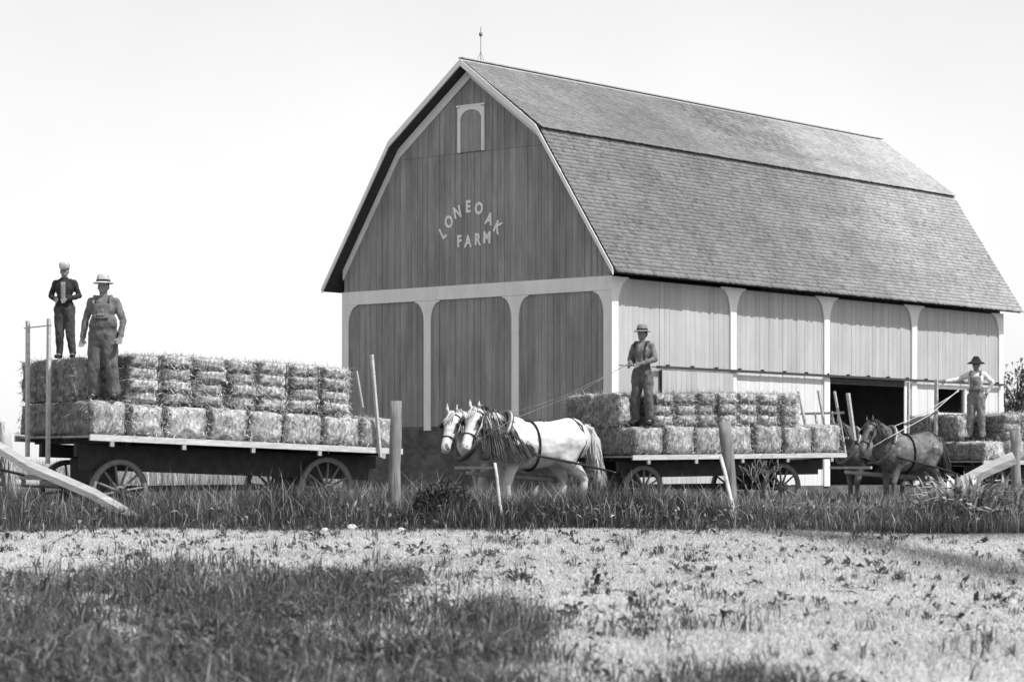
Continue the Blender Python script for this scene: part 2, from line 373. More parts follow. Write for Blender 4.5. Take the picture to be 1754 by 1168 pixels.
# inner shell: far walls, and dark backing added behind boards against light leaks
def gpoly(inset, zb):
    return [(inset, zb), (BW - inset, zb), (BW - inset, roof_z(0) - 0.02), (BW - YB, ZB - 0.05), (BW / 2, ZR - 0.05), (YB, ZB - 0.05), (inset, roof_z(0) - 0.02)]
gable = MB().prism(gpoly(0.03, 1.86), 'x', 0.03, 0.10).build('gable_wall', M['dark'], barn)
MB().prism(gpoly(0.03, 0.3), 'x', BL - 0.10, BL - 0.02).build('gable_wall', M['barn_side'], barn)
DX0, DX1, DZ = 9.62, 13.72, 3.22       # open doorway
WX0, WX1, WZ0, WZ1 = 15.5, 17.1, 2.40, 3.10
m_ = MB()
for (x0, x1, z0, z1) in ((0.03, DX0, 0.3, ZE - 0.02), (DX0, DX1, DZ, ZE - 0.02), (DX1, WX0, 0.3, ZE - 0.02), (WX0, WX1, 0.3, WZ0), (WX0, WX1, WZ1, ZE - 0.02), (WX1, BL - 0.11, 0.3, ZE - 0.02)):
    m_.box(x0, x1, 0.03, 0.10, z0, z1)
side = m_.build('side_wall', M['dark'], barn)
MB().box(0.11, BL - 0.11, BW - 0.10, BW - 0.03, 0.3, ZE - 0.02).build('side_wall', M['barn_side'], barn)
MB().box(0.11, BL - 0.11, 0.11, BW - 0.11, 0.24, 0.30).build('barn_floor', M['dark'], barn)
# stone foundation
f_ = MB().box(-0.03, 0.10, -0.03, BW + 0.03, -0.3, 1.855); f_.box(0.10, BL + 0.03, -0.03, 0.12, -0.3, 0.29); f_.box(0.10, BL + 0.03, BW - 0.12, BW + 0.03, -0.3, 0.29)
f_.box(BL - 0.12, BL + 0.03, 0.12, BW - 0.12, -0.3, 0.29); f_.build('foundation', M['stone'], barn)
# gable boards, each clipped to the roof line; an upper and a lower tier
def board_prism(poly, x0, x1, m, parent): return MB().prism(poly, 'x', x0, x1).build('board', m, parent)
y = 0.015
while y < BW - 0.05:
    w = random.uniform(0.17, 0.235); y1 = min(y + w, BW - 0.015); pr = random.uniform(0, 0.010); gp = random.uniform(0.003, 0.008)
    pts = [y + gp] + [q for q in (YB, BW / 2, BW - YB) if y + gp < q < y1 - gp] + [y1 - gp]
    zsp = 8.86 if True else 0
    top = [(q, roof_z(q) - 0.10) for q in pts]
    lo_z = ZE - 0.36
    if max(z for _, z in top) > zsp + 0.15 and min(z for _, z in top) > zsp + 0.05:
        board_prism([(y + gp, zsp + 0.008), (y1 - gp, zsp + 0.008)] + top[::-1], -0.012 - pr, 0.028, M['barn_red'], gable)
        board_prism([(y + gp, lo_z), (y1 - gp, lo_z), (y1 - gp, zsp), (y + gp, zsp)], -0.020 - pr, 0.028, M['barn_red'], gable)
    else:
        board_prism([(y + gp, lo_z), (y1 - gp, lo_z)] + top[::-1], -0.020 - pr, 0.028, M['barn_red'], gable)
    MB().box(-0.020 - pr, 0.028, y + gp, y1 - gp, 1.84 - random.uniform(0, 0.03), lo_z - 0.01).build('board', M['barn_red'], gable)
    y = y1
# side boards: upper tier the whole length, lower tier up to the openings
x = 0.015; RZ = 3.30
while x < BL - 0.05:
    w = random.uniform(0.18, 0.24); x1 = min(x + w, BL - 0.015); pr = random.uniform(0, 0.008); gp = random.uniform(0.002, 0.006)
    MB().box(x + gp, x1 - gp, -0.016 - pr, 0.028, RZ + 0.01, ZE - 0.06).build('board', M['barn_side'], side)
    xm = (x + x1) / 2
    if not (DX0 - 0.02 < xm < DX1 + 0.02):
        mm = M['whitedoor'] if xm > 5.0 else M['barn_side']
        if WX0 < xm < WX1:
            MB().box(max(x + gp, WX0), min(x1 - gp, WX1), -0.016 - pr, 0.028, 0.30, WZ0).build('board', mm, side)
            MB().box(max(x + gp, WX0), min(x1 - gp, WX1), -0.016 - pr, 0.028, WZ1, RZ).build('board', mm, side)
        else:
            a0, a1 = x + gp, x1 - gp
            if a0 < DX0 < a1: a1 = DX0
            if a0 < DX1 < a1: a0 = DX1
            MB().box(a0, a1, -0.016 - pr, 0.028, 0.30, RZ - 0.01).build('board', mm, side)
    x = x1
# white trim: gable beam, rake frieze, posts with flaring brackets
MB().box(-0.075, -0.032, -0.075, BW + 0.03, ZE - 0.37, ZE - 0.02).build('gable_beam', M['white'], barn)
for (ya, za, yb_, zb_) in ((0.0, roof_z(0), YB, ZB), (YB, ZB, BW / 2, ZR), (BW, roof_z(0), BW - YB, ZB), (BW - YB, ZB, BW / 2, ZR)):
    MB().prism([(ya, za - 0.30), (yb_, zb_ - 0.30), (yb_, zb_ - 0.04), (ya, za - 0.04)], 'x', -0.072, -0.033).build('rake_board', M['white'], barn)
def post_poly(c, zb, zt, hw=0.10, fl=0.44, fh=0.62, left=True, right=True):
    pts = [(c - hw, zb), (c + hw, zb)]
    arc = [(1 - math.cos(a), math.sin(a)) for a in [math.pi / 2 * k / 8 for k in range(9)]]
    if right: pts += [(c + hw + (fl - hw) * u, zt - fh + fh * v * 0.94) for u, v in arc] + [(c + fl, zt)]
    else: pts += [(c + hw, zt)]
    if left: pts += [(c - fl, zt)] + [(c - hw - (fl - hw) * u, zt - fh + fh * v * 0.94) for u, v in arc[::-1]]
    else: pts += [(c - hw, zt)]
    return pts
zt = ZE - 0.375
for c, l, r_ in ((0.08, False, True), (3.03, True, True), (6.02, True, True), (BW - 0.08, True, False)):
    MB().prism(post_poly(c, 1.75, zt, 0.115, 0.42, 0.58, l, r_), 'x', -0.070, -0.034).build('post', M['white'], barn)
zt2 = ZE - 0.03
for c, l, r_ in ((0.06, False, True), (5.1, True, True), (9.55, True, True), (14.17, True, True), (BL - 0.12, True, False)):
    MB().prism(post_poly(c, 0.28, zt2, 0.13, 0.55, 0.75, l, r_), 'y', -0.072, -0.030).build('post', M['white'], barn)
# gable window: white frame with an arched head, boarded shutter
wy, wz0, wz1 = BW / 2 - 0.03, 8.88, 10.02
win = MB().box(-0.052, -0.028, wy - 0.36, wy + 0.36, wz0 + 0.01, wz1 - 0.02).build('gable_shutter', M['barn_red'], barn)
fr = MB().box(-0.085, -0.030, wy - 0.45, wy - 0.36, wz0, wz1); fr.box(-0.085, -0.030, wy + 0.36, wy + 0.45, wz0, wz1)
arch = [(wy + 0.36, wz1 + 0.02), (wy + 0.36, wz1 - 0.30)] + [(wy + 0.36 * math.cos(a), wz1 - 0.30 + 0.24 * math.sin(a)) for a in [math.pi * k / 12 for k in range(1, 12)]] + [(wy - 0.36, wz1 - 0.30), (wy - 0.36, wz1 + 0.02)]
fr.prism(arch, 'x', -0.082, -0.054); fr.box(-0.10, -0.03, wy - 0.48, wy + 0.48, wz1 + 0.021, wz1 + 0.07)
fr.build('window_frame', M['white'], win)
# lettering
def letter(ch, y, z, rot, h=0.29):
    cu = bpy.data.curves.new('t', 'FONT'); cu.body = ch; cu.size = h * 1.42; cu.align_x = 'CENTER'; cu.extrude = 0.004; cu.offset = 0.018
    o = bpy.data.objects.new('t', cu); COL.objects.link(o)
    dg = bpy.context.evaluated_depsgraph_get(); me = bpy.data.meshes.new_from_object(o.evaluated_get(dg)); bpy.data.objects.remove(o)
    me.materials.clear(); me.materials.append(M['letter']); me.name = 'letter'
    b = Matrix(((0, 0, -1, 0), (-1, 0, 0, 0), (0, 1, 0, 0), (0, 0, 0, 1)))
    lo = inst('letter', me, barn, Matrix.Translation((-0.042, y, z)) @ b @ Matrix.Rotation(R(rot), 4, 'Z') @ Matrix.Scale(0.8, 4, (1, 0, 0)) @ Matrix.Translation((0, -h / 2, 0)))
LY = BW / 2 + 0.03
for ch, dy, z, rot in (('L', 0.94, 6.86, 32), ('O', 0.72, 7.14, 12), ('N', 0.43, 7.37, 14), ('E', 0.06, 7.49, 0), ('O', -0.31, 7.42, -4), ('A', -0.66, 7.13, -16), ('K', -0.94, 6.90, -30)):
    letter(ch, LY + dy, z, rot)
for ch, dy, z, rot in (('F', 0.36, 6.62, 3), ('A', 0.06, 6.60, 0), ('R', -0.26, 6.63, -1), ('M', -0.58, 6.66, -2)):
    letter(ch, LY + dy, z, rot)
# sliding-door track, door leaf, opening trim, little window
MB().bar((1.7, -0.13, RZ + 0.0), (BL - 0.15, -0.13, RZ - 0.0), 0.06, 0.065).build('door_track', M['track'], barn)
for xx in np.arange(2.2, BL - 0.3, 1.05):
    MB().box(xx, xx + 0.03, -0.125, -0.02, RZ + 0.034, RZ + 0.075).build('track_bracket', M['track'], barn)
dl = MB().box(1.9, 5.02, -0.112, -0.08, 0.35, RZ - 0.05).build('sliding_door', M['dark'], barn)
xx = 1.9
while xx < 4.98:
    x1 = min(xx + random.uniform(0.18, 0.23), 5.02); MB().box(xx + 0.004, x1 - 0.004, -0.135, -0.113, 0.34, RZ - 0.06).build('board', M['barn_side'], dl); xx = x1
MB().box(DX0 - 0.03, DX0 + 0.09, -0.06, -0.028, 0.3, DZ).build('door_jamb', M['white'], barn); MB().box(DX1 - 0.09, DX1 + 0.12, -0.06, -0.028, 0.3, DZ).build('door_jamb', M['white'], barn)
MB().box(DX0 + 0.1, DX1 - 0.1, -0.055, 0.10, DZ - 0.12, DZ - 0.005).build('door_header', M['gear'], barn)
wd = MB(); wd.box(WX0 - 0.07, WX0, -0.05, 0.10, WZ0 - 0.06, WZ1 + 0.06); wd.box(WX1, WX1 + 0.07, -0.05, 0.10, WZ0 - 0.06, WZ1 + 0.06)
wd.box(WX0, WX1, -0.05, 0.10, WZ1, WZ1 + 0.06); wd.box(WX0, WX1, -0.06, 0.10, WZ0 - 0.06, WZ0); wd.build('window_frame', M['white'], barn)
# lightning rod on the ridge
rod = MB().tube([(0.35, BW / 2, ZR + 0.12), (0.35, BW / 2, ZR + 1.05)], 0.009, 6); rod.ell((0.35, BW / 2, ZR + 0.86), (0.05, 0.05, 0.06), 10, 7)
for a in range(3): rod.tube([(0.35 + 0.16 * math.cos(a * 2.1), BW / 2 + 0.10 * math.sin(a * 2.1), ZR + 0.12), (0.35, BW / 2, ZR + 0.42)], 0.006, 5)
rod.build('lightning_rod', M['iron'], barn)

# ------------------------------------------------------------------ hay bales
def bale_mesh(sx, sy, sz, seed, hair=1150):
    rs = np.random.default_rng(seed)
    bm = bmesh.new(); bmesh.ops.create_cube(bm, size=1.0)
    bmesh.ops.subdivide_edges(bm, edges=bm.edges[:], cuts=9, use_grid_fill=True)
    V = np.array([v.co[:] for v in bm.verts]); V = V * 2
    # round the edges
    r = np.abs(V); k = 1 - 0.085 * (np.sort(r, 1)[:, 1] ** 5); V = V * k[:, None]
    V[:, 2] *= 1 - (0.22 if sz < 0.3 else 0.07) * np.abs(V[:, 1]) ** 8; V[:, 0] *= 1 - 0.05 * np.abs(V[:, 1]) ** 8
    P = V * np.array([sx, sy, sz]) / 2
    for i, v in enumerate(bm.verts):
        p = Vector(P[i]) + Vector((seed * 3.1, 0, 0)); nz = noise.noise(p * 5) * 0.034 + noise.noise(p * 13) * 0.024 + noise.noise(p * 31) * 0.012
        nv = Vector(V[i]).normalized(); v.co = Vector(P[i]) + nv * nz; v.co.z += sz / 2
    bmesh.ops.triangulate(bm, faces=bm.faces[:])
    bm.verts.ensure_lookup_table(); Vb = np.array([v.co[:] for v in bm.verts]); Fb = np.array([[v.index for v in f.verts] for f in bm.faces]); bm.free()
    tb = 0.78 + rs.uniform(-0.22, 0.22, len(Vb))
    tb *= np.where(np.abs(Vb[:, 0]) > sx * 0.44, 0.58, 1.0)      # long sides darkened: shade of the load's end faces put into the tone
    # straw ends
    n = hair; area = np.array([sy * sz, sy * sz, sx * sz * 2.2, sx * sz, sx * sy, sx * sy * 0.3]); f = rs.choice(6, n, p=area / area.sum())
    u = rs.uniform(-0.98, 0.98, (n, 3)); nrm = np.zeros((n, 3))
    ax = np.array([0, 0, 1, 1, 2, 2])[f]; sg = np.array([-1, 1, -1, 1, 1, -1])[f]
    u[np.arange(n), ax] = sg * 0.97; nrm[np.arange(n), ax] = sg
    p = u * np.array([sx, sy, sz]) / 2; p[:, 2] += sz / 2
    d = rs.normal(0, 1, (n, 3)) + nrm * rs.uniform(0.1, 1.0, (n, 1)); d[:, 2] -= 0.45; d /= np.linalg.norm(d, axis=1)[:, None]
    d += nrm * np.maximum(0, 0.12 - (d * nrm).sum(1))[:, None]
    L = rs.uniform(0.03, 0.10, n) + 0.08 * (rs.uniform(0, 1, n) < 0.15); s = np.cross(d, rs.normal(0, 1, (n, 3))); s /= np.linalg.norm(s, axis=1)[:, None]; wv = rs.uniform(0.003, 0.007, n)
    Vh = np.stack([p - s * wv[:, None], p + s * wv[:, None], p + d * L[:, None]], 1).reshape(-1, 3)
    Fh = np.arange(n * 3).reshape(-1, 3) + len(Vb); th = np.repeat(rs.uniform(0.4, 1.5, n) * np.where(ax == 0, 0.58, 1.0), 3)  # straw on the long sides carries the same painted shade
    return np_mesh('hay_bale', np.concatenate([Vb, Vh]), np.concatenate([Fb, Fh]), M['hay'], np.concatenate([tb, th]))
BALES = {}
def bale(mw, x, y, z, sx, sy, sz, label, group, rz=0.0, rx=0.0):
    key = (round(sx, 2), round(sy, 2), round(sz, 2))
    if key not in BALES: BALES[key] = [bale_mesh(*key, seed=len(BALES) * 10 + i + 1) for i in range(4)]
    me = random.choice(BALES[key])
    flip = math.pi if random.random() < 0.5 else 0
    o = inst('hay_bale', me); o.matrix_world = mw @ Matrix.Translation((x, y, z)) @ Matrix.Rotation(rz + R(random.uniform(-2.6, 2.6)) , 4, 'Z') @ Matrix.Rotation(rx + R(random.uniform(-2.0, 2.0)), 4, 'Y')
    return tag(o, label, 'hay bale', group)

# ------------------------------------------------------------------ wagons
def wheel_meshes(r):
    seg = 32; m1 = MB()
    m1.lathe([(r - 0.075, -0.028), (r - 0.012, -0.028), (r - 0.012, 0.028), (r - 0.075, 0.028), (r - 0.075, -0.028)], seg)
    m1.f = [f for f in m1.f if len(f) == 4]
    m2 = MB().lathe([(r - 0.012, -0.032), (r, -0.032), (r, 0.032), (r - 0.012, 0.032), (r - 0.012, -0.032)], seg); m2.f = [f for f in m2.f if len(f) == 4]
    hub = MB().lathe([(0.02, -0.16), (0.05, -0.155), (0.055, -0.08), (0.085, -0.05), (0.085, 0.05), (0.06, 0.09), (0.05, 0.13), (0.01, 0.13)], 14)
    sp = MB().loft([(0.07, 0, 0), (0.2, 0, 0), (r - 0.06, 0, 0)], [0.022, 0.019, 0.017], [0.026, 0.022, 0.018], 7)
    return m1.mesh('rim', M['wheelw'], True), m2.mesh('tyre', M['iron']), hub.mesh('hub', M['wheelw'], True), sp.mesh('spoke', M['wheelw'], True)
WM = {}
def wheel(parent, x, y, r, rot):
    if r not in WM: WM[r] = wheel_meshes(r)
    rim, tyre, hub, sp = WM[r]
    w = inst('wheel', rim, parent, Matrix.Translation((x, y, r - 0.01)) @ Matrix.Rotation(R(90), 4, 'X') @ Matrix.Rotation(rot, 4, 'Z'))
    inst('tyre', tyre, w); inst('hub', hub, w)
    for k in range(12): inst('spoke', sp, w, Matrix.Rotation(2 * math.pi * k / 12, 4, 'Z'))
def wagon(label, loc, th, LB, WB, zb, tilt, wheels, rf, rr, ladder, tongue=True, drop=0.27):
    W = empty('hay_wagon', (loc[0], loc[1], 0), th, label, 'wagon')
    bed = MB()
    for yy in (0.62, WB - 0.62): bed.box(0.1, LB - 0.1, yy - 0.05, yy + 0.05, -0.30, -0.105)      # sills
    bo = bed.build('bed', M['gear'], W); bo.matrix_local = Matrix.Translation((0, 0, zb)) @ Matrix.Rotation(tilt, 4, 'Y')
    n = int((WB - 0.06) / 0.21); pw = (WB - 0.06) / n
    for k in range(n):
        MB().box(0.02 + random.uniform(0, 0.03), LB - random.uniform(0, 0.03), 0.045 + k * pw, 0.045 + (k + 1) * pw - 0.008, -0.032, -0.002).build('plank', M['wood'], bo)
    MB().box(0.0, LB, 0.0, 0.04, -0.075, 0.012).build('edge_board', M['palewood'], bo)
    MB().box(0.0, LB, WB - 0.04 + 0.025, WB + 0.025, -0.075, 0.012).build('edge_board', M['wood'], bo)
    for xx in np.linspace(0.35, LB - 0.35, 5):
        MB().box(xx - 0.045, xx + 0.045, -0.02, WB + 0.04, -0.104, -0.0325).build('cross_beam', M['wood'], bo) if False else MB().box(xx - 0.045, xx + 0.045, 0.041, WB - 0.02, -0.104, -0.0325).build('cross_beam', M['gear'], bo)
        MB().box(xx - 0.03, xx + 0.03, 0.0, 0.039, -0.15, -0.08).build('beam_end', M['wood'], bo)
    MB().box(0.12, LB - 0.25, 0.53, 0.56, -0.12 - drop, -0.115).build('shadow_board', M['gear'], bo)  # dark strip standing in for sills and shadow under the bed
    x0, x1 = wheels; y0, y1 = 0.38, WB - 0.38
    for xx, r in ((x0, rf), (x1, rr)):
        zz = zb - math.tan(tilt) * xx - 0.30
        MB().bar((xx, y0 - 0.14, r - 0.01), (xx, y1 + 0.14, r - 0.01), 0.09, 0.11).build('axle', M['gear'], W)
        MB().box(xx - 0.08, xx + 0.08, y0 + 0.22, y1 - 0.22, r + 0.05, zz + 0.0).build('bolster', M['gear'], W)
        wheel(W, xx, y0, r, random.uniform(0, 0.5)); wheel(W, xx, y1, r, random.uniform(0, 0.5))
    MB().bar((x0, WB / 2, rf + 0.02), (x1, WB / 2, rr + 0.02), 0.09, 0.09).build('reach_pole', M['gear'], W)
    for s in (-1, 1): MB().bar((x1 - 0.9, WB / 2, rr + 0.02), (x1, WB / 2 + s * 0.5, rr + 0.02), 0.06, 0.06).build('hound', M['gear'], W)
    if tongue:
        MB().tube([(x0 + 0.2, WB / 2, rf + 0.05), (-1.5, WB / 2, 0.62), (-2.75, WB / 2, 0.70)], [0.055, 0.05, 0.035]).build('tongue', M['wood'], W, True)
        MB().bar((-0.45, WB / 2 - 0.75, 0.66), (-0.45, WB / 2 + 0.75, 0.66), 0.06, 0.07).build('doubletree', M['wood'], W)
        MB().bar((-2.6, WB / 2 - 0.6, 0.79), (-2.6, WB / 2 + 0.6, 0.79), 0.05, 0.05).build('neck_yoke', M['wood'], W)
    for (a, b, r) in ladder:
        MB().bar(a, b, r * 2.2, r * 1.3, up=(1, 0, 0)).build('ladder_pole', M['palewood'] if r > 0.02 else M['wood'], W)
    bpy.context.view_layer.update()
    return W, Matrix.Translation((loc[0], loc[1], 0)) @ Matrix.Rotation(th, 4, 'Z') @ bo.matrix_local

def load(mw, WB, bx, hb, ux, rows, hr, pile, who, grp, deep=True):
    """bx: bottom-layer boundaries; ux: columns of the upper stack; pile: (x0,x1,y0,y1,h)"""
    dp = WB / 2 - 0.015
    ordn = ['first', 'second', 'third', 'fourth', 'fifth', 'sixth', 'seventh', 'eighth', 'ninth']; row = ['front', 'rear']
    for i in range(len(bx) - 1):
        for j in range(2):
            w = bx[i + 1] - bx[i] - random.choice((0.005, 0.015, 0.05))
            bale(mw, (bx[i] + bx[i + 1]) / 2, 0.02 + dp / 2 + j * (dp + 0.02), 0.004, w, dp, hb + random.choice((-0.03, 0, 0.0)),
                 '%s bale on edge in bottom layer, %s from horse end, %s' % (row[j], ordn[i], who), 'bottom bales ' + grp)
    n = len(ux) - 1; gaps = [random.choice((0.02, 0.03, 0.04, 0.085)) for _ in range(n)]; lift = [0.0] + [random.uniform(0, 0.012) for _ in range(n)]
    for i in range(n):
        for r in range(rows):
            for j in range(2):
                w = ux[i + 1] - ux[i] - gaps[i]
                bale(mw, (ux[i] + ux[i + 1]) / 2 + random.uniform(-0.012, 0.012), 0.10 + dp * 0.48 + j * dp * 0.97 + random.uniform(-0.045, 0.03), hb + 0.008 + r * (hr + 0.004 + lift[i]), w, dp * 0.93, hr,
                     '%s flat bale, %s row up, %s from the standing man, %s' % (row[j], ordn[r] if r < rows - 1 else 'top', ordn[i], who), 'stacked flat bales ' + grp)
    x0, x1, y0, y1, h = pile; m = (y1 - y0) / 2
    for j in range(2):
        bale(mw, (x0 + x1) / 2, y0 + m * (j + 0.5), hb + 0.008, x1 - x0 - 0.02, m - 0.02, h,
             '%s upright bale at the horse end of the load, %s' % (row[j], who), 'front bales ' + grp)

TH1, TH2, TH3 = R(38), R(33), R(35)
C1, C2, C3 = (-5.88, 34.2), (2.14, 43.3), (9.62, 50.0)
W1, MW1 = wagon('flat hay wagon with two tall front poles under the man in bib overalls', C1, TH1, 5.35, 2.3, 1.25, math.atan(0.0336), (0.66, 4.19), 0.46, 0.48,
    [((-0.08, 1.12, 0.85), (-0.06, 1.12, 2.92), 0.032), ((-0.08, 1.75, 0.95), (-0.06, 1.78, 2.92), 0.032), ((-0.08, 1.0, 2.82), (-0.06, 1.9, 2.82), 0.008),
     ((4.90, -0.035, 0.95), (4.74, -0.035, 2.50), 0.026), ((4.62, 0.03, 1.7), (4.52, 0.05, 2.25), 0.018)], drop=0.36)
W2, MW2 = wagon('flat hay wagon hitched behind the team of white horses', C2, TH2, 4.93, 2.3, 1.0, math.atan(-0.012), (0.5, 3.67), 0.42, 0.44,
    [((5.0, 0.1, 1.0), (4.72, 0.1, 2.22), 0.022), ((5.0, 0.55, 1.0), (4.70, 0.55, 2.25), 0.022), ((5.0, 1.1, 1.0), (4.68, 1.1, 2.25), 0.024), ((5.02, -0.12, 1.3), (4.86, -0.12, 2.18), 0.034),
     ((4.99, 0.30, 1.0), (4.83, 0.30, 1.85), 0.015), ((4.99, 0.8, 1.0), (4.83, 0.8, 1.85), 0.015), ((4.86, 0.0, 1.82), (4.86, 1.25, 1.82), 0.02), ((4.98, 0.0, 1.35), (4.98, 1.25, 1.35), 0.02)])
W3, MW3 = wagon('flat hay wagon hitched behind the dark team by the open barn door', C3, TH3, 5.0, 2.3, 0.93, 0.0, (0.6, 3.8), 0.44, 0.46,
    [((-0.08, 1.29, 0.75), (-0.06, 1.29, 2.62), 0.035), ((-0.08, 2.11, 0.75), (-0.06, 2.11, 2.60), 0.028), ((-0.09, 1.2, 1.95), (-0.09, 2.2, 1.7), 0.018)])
wh1, wh2, wh3 = "overalled man's wagon", "white team's wagon", "dark team's wagon"
load(MW1, 2.3, [0.03, 0.62, 1.22, 1.95, 2.62, 3.22, 3.92, 4.60, 5.32], 0.49, list(np.linspace(0.64, 4.44, 8)), 4, 0.165, (0.02, 0.36, 0.55, 2.28, 0.60), wh1, 'on the wagon of the overalled man')
load(MW2, 2.3, [0.03, 0.75, 1.42, 2.06, 2.75, 3.45, 4.15, 4.88], 0.53, list(np.linspace(0.56, 3.92, 8)), 3, 0.185, (0.02, 0.33, 0.45, 2.2, 0.58), wh2, 'on the white team wagon')
load(MW3, 2.3, [0.03, 0.72, 1.4, 2.1, 2.8, 3.5, 4.2, 4.95], 0.42, [0.67, 1.25, 1.83, 2.41, 2.99, 3.57, 4.15], 3, 0.175, (0.02, 0.33, 0.72, 2.26, 0.52), wh3, 'on the dark team wagon')

# ------------------------------------------------------------------ people
def person(name_label, mw, yaw, H=1.75, arms=None, legs=None, fat=1.0, head_yaw=0.0, torso=None, trousers='cloth_trouser', shirt='cloth_shirt', bib=None, front=None, hat='brim', hatm='hat_pale', cuff=0.075, rag=False, braces=None):
    """figure facing -Y; x<0 is the viewer's left when it faces the camera"""
    s = H / 1.75
    loc = mw.translation
    root = empty('person', loc, yaw, name_label, 'person'); root.scale = (s, s, s)
    A = arms or {}; G = legs or {}
    shl = {-1: Vector((-0.172, 0.01, 1.405)), 1: Vector((0.172, 0.01, 1.405))}
    elb = {-1: Vector(A.get('el', (-0.245, 0.03, 1.15))), 1: Vector(A.get('er', (0.245, 0.03, 1.15)))}
    wri = {-1: Vector(A.get('wl', (-0.27, -0.06, 0.90))), 1: Vector(A.get('wr', (0.27, -0.06, 0.90)))}
    hip = {-1: Vector((-0.09, 0, 0.93)), 1: Vector((0.09, 0, 0.93))}
    kne = {-1: Vector(G.get('kl', (-0.11, -0.02, 0.50))), 1: Vector(G.get('kr', (0.11, -0.02, 0.50)))}
    ank = {-1: Vector(G.get('al', (-0.125, 0.01, 0.085))), 1: Vector(G.get('ar', (0.125, 0.01, 0.085)))}
    b = MB()
    b.ell((0, 0, 0.96), (0.15, 0.11, 0.13)); b.ell((0, -0.01 * fat, 1.12), (0.135 * fat, 0.105 * fat, 0.17)); b.ell((0, 0, 1.30), (0.16, 0.115, 0.18))
    b.cone((-0.15, 0.01, 1.41), (0, 0.012, 1.45), 0.05, 0.05); b.cone((0.15, 0.01, 1.41), (0, 0.012, 1.45), 0.05, 0.05); b.cone((0, 0.012, 1.40), (0, -0.008, 1.56), 0.06, 0.056)
    cy, sy_ = math.cos(head_yaw), math.sin(head_yaw)
    def hd(x, y, z): return (x * cy - y * sy_, x * sy_ + y * cy, z - 0.032 if z > 0.1 else -0.032)
    b.ell(hd(0, -0.012, 1.652), (0.075, 0.092, 0.105)); b.ell(hd(0, -0.045, 1.595), (0.054, 0.055, 0.052)); b.ell(hd(0, -0.112, 1.635), (0.013, 0.02, 0.026), 8, 6)
    b.ell(hd(0, -0.092, 1.598), (0.024, 0.012, 0.008), 8, 6); b.ell(hd(0, -0.09, 1.672), (0.045, 0.016, 0.012), 8, 6)
    for q in (-1, 1): b.ell(hd(q * 0.077, 0.0, 1.64), (0.01, 0.02, 0.032), 8, 6)
    for q in (-1, 1):
        b.cone(shl[q], elb[q], 0.048, 0.040); b.cone(elb[q], wri[q], 0.040, 0.028)
        b.cone(hip[q], kne[q], 0.085, 0.056); b.cone(kne[q], ank[q], 0.055, 0.038); b.cone(ank[q], ank[q] + Vector((q * 0.02, -0.15, -0.045)), 0.038, 0.03)
        d = (wri[q] - elb[q]).normalized(); sp = d.cross(Vector((0, 1, 0.2))).normalized(); cu = sp.cross(d).normalized()
        if cu.y > 0: cu = -cu
        for i in range(4):
            o_ = (i - 1.5); k0 = wri[q] + d * 0.085 + sp * (o_ * 0.023); ln = (0.062, 0.074, 0.070, 0.055)[i]
            b.cone(wri[q] + sp * o_ * 0.012, k0, 0.016, 0.013, 8)
            k1 = k0 + (d * 0.9 + cu * 0.35 + sp * o_ * 0.06).normalized() * ln * 0.5; k2 = k1 + (d * 0.5 + cu * 0.85).normalized() * ln * 0.5
            b.cone(k0, k1, 0.0095, 0.009, 8); b.cone(k1, k2, 0.009, 0.008, 8)
        th0 = wri[q] + d * 0.03 + sp * (0.03 * -q); th1 = th0 + (d * 0.6 - sp * q * 0.7 + cu * 0.3).normalized() * 0.045
        b.cone(th0, th1, 0.013, 0.010, 8); b.cone(th1, th1 + (d * 0.8 + cu * 0.4).normalized() * 0.03, 0.010, 0.009, 8)
    b.blob('body', M['skin'], root, 0.009, 2)
    for q in (-1, 1): MB().ell(hd(q * 0.032, -0.100, 1.655), (0.011, 0.006, 0.007), 8, 6).build('eye', M['eye'], root, True)
    # shirt or jacket
    c = MB(); e = 0.016
    c.ell((0, -0.01 * fat, 1.10), (0.14 * fat + e, 0.11 * fat + e, 0.18)); c.ell((0, 0, 1.30), (0.165 + e, 0.12 + e, 0.185)); c.cone((-0.15, 0.01, 1.405), (-0.02, 0.012, 1.455), 0.062, 0.056); c.cone((0.15, 0.01, 1.405), (0.02, 0.012, 1.455), 0.062, 0.056); c.ell((0, 0.008, 1.485), (0.075, 0.07, 0.04))
    for q in (-1, 1):
        c.cone(shl[q], elb[q], 0.063, 0.052); dd = wri[q] - elb[q]; c.cone(elb[q], elb[q] + dd * 0.9, 0.052, 0.042)
    if front: c.ell((0, 0, 1.0), (0.178, 0.145, 0.10))
    c.blob('shirt' if front is None else 'jacket', M[shirt], root, 0.013, 2, 0.012, (11, 11, 10))
    # trousers / overalls
    bg_ = 0.5 + fat / 2; c = MB(); c.ell((0, 0, 0.97), (0.165 * (0.5 + fat / 2), 0.13 * fat, 0.15)); c.ell((0, -0.012 * fat, 1.08), (0.150 * fat + 0.012, 0.118 * fat + 0.016, 0.15)) if bib else c.ell((0, -0.01, 1.06), (0.145 * fat, 0.118 * fat, 0.10))
    if fat > 1.1: c.ell((0, -0.005, 0.97), (0.205, 0.160, 0.21))
    for q in (-1, 1):
        c.cone(hip[q], kne[q], 0.112 * bg_, 0.086 * bg_); c.cone(kne[q], ank[q] + Vector((0, 0, 0.045)), 0.086 * bg_, cuff * bg_)
    c.blob('overalls' if bib else 'trousers', M[trousers], root, 0.013, 2, 0.016, (11, 11, 7))
    for q in (-1, 1):
        sh = MB(); a = ank[q]; sh.cone(a + Vector((0, 0.01, 0.03)), a + Vector((0, 0.015, -0.035)), 0.05, 0.05); sh.cone(a + Vector((0, 0.0, -0.035)), a + Vector((q * 0.025, -0.17, -0.045)), 0.046, 0.04)
        sh.blob('boot', M['boot'], root, 0.012, 2)
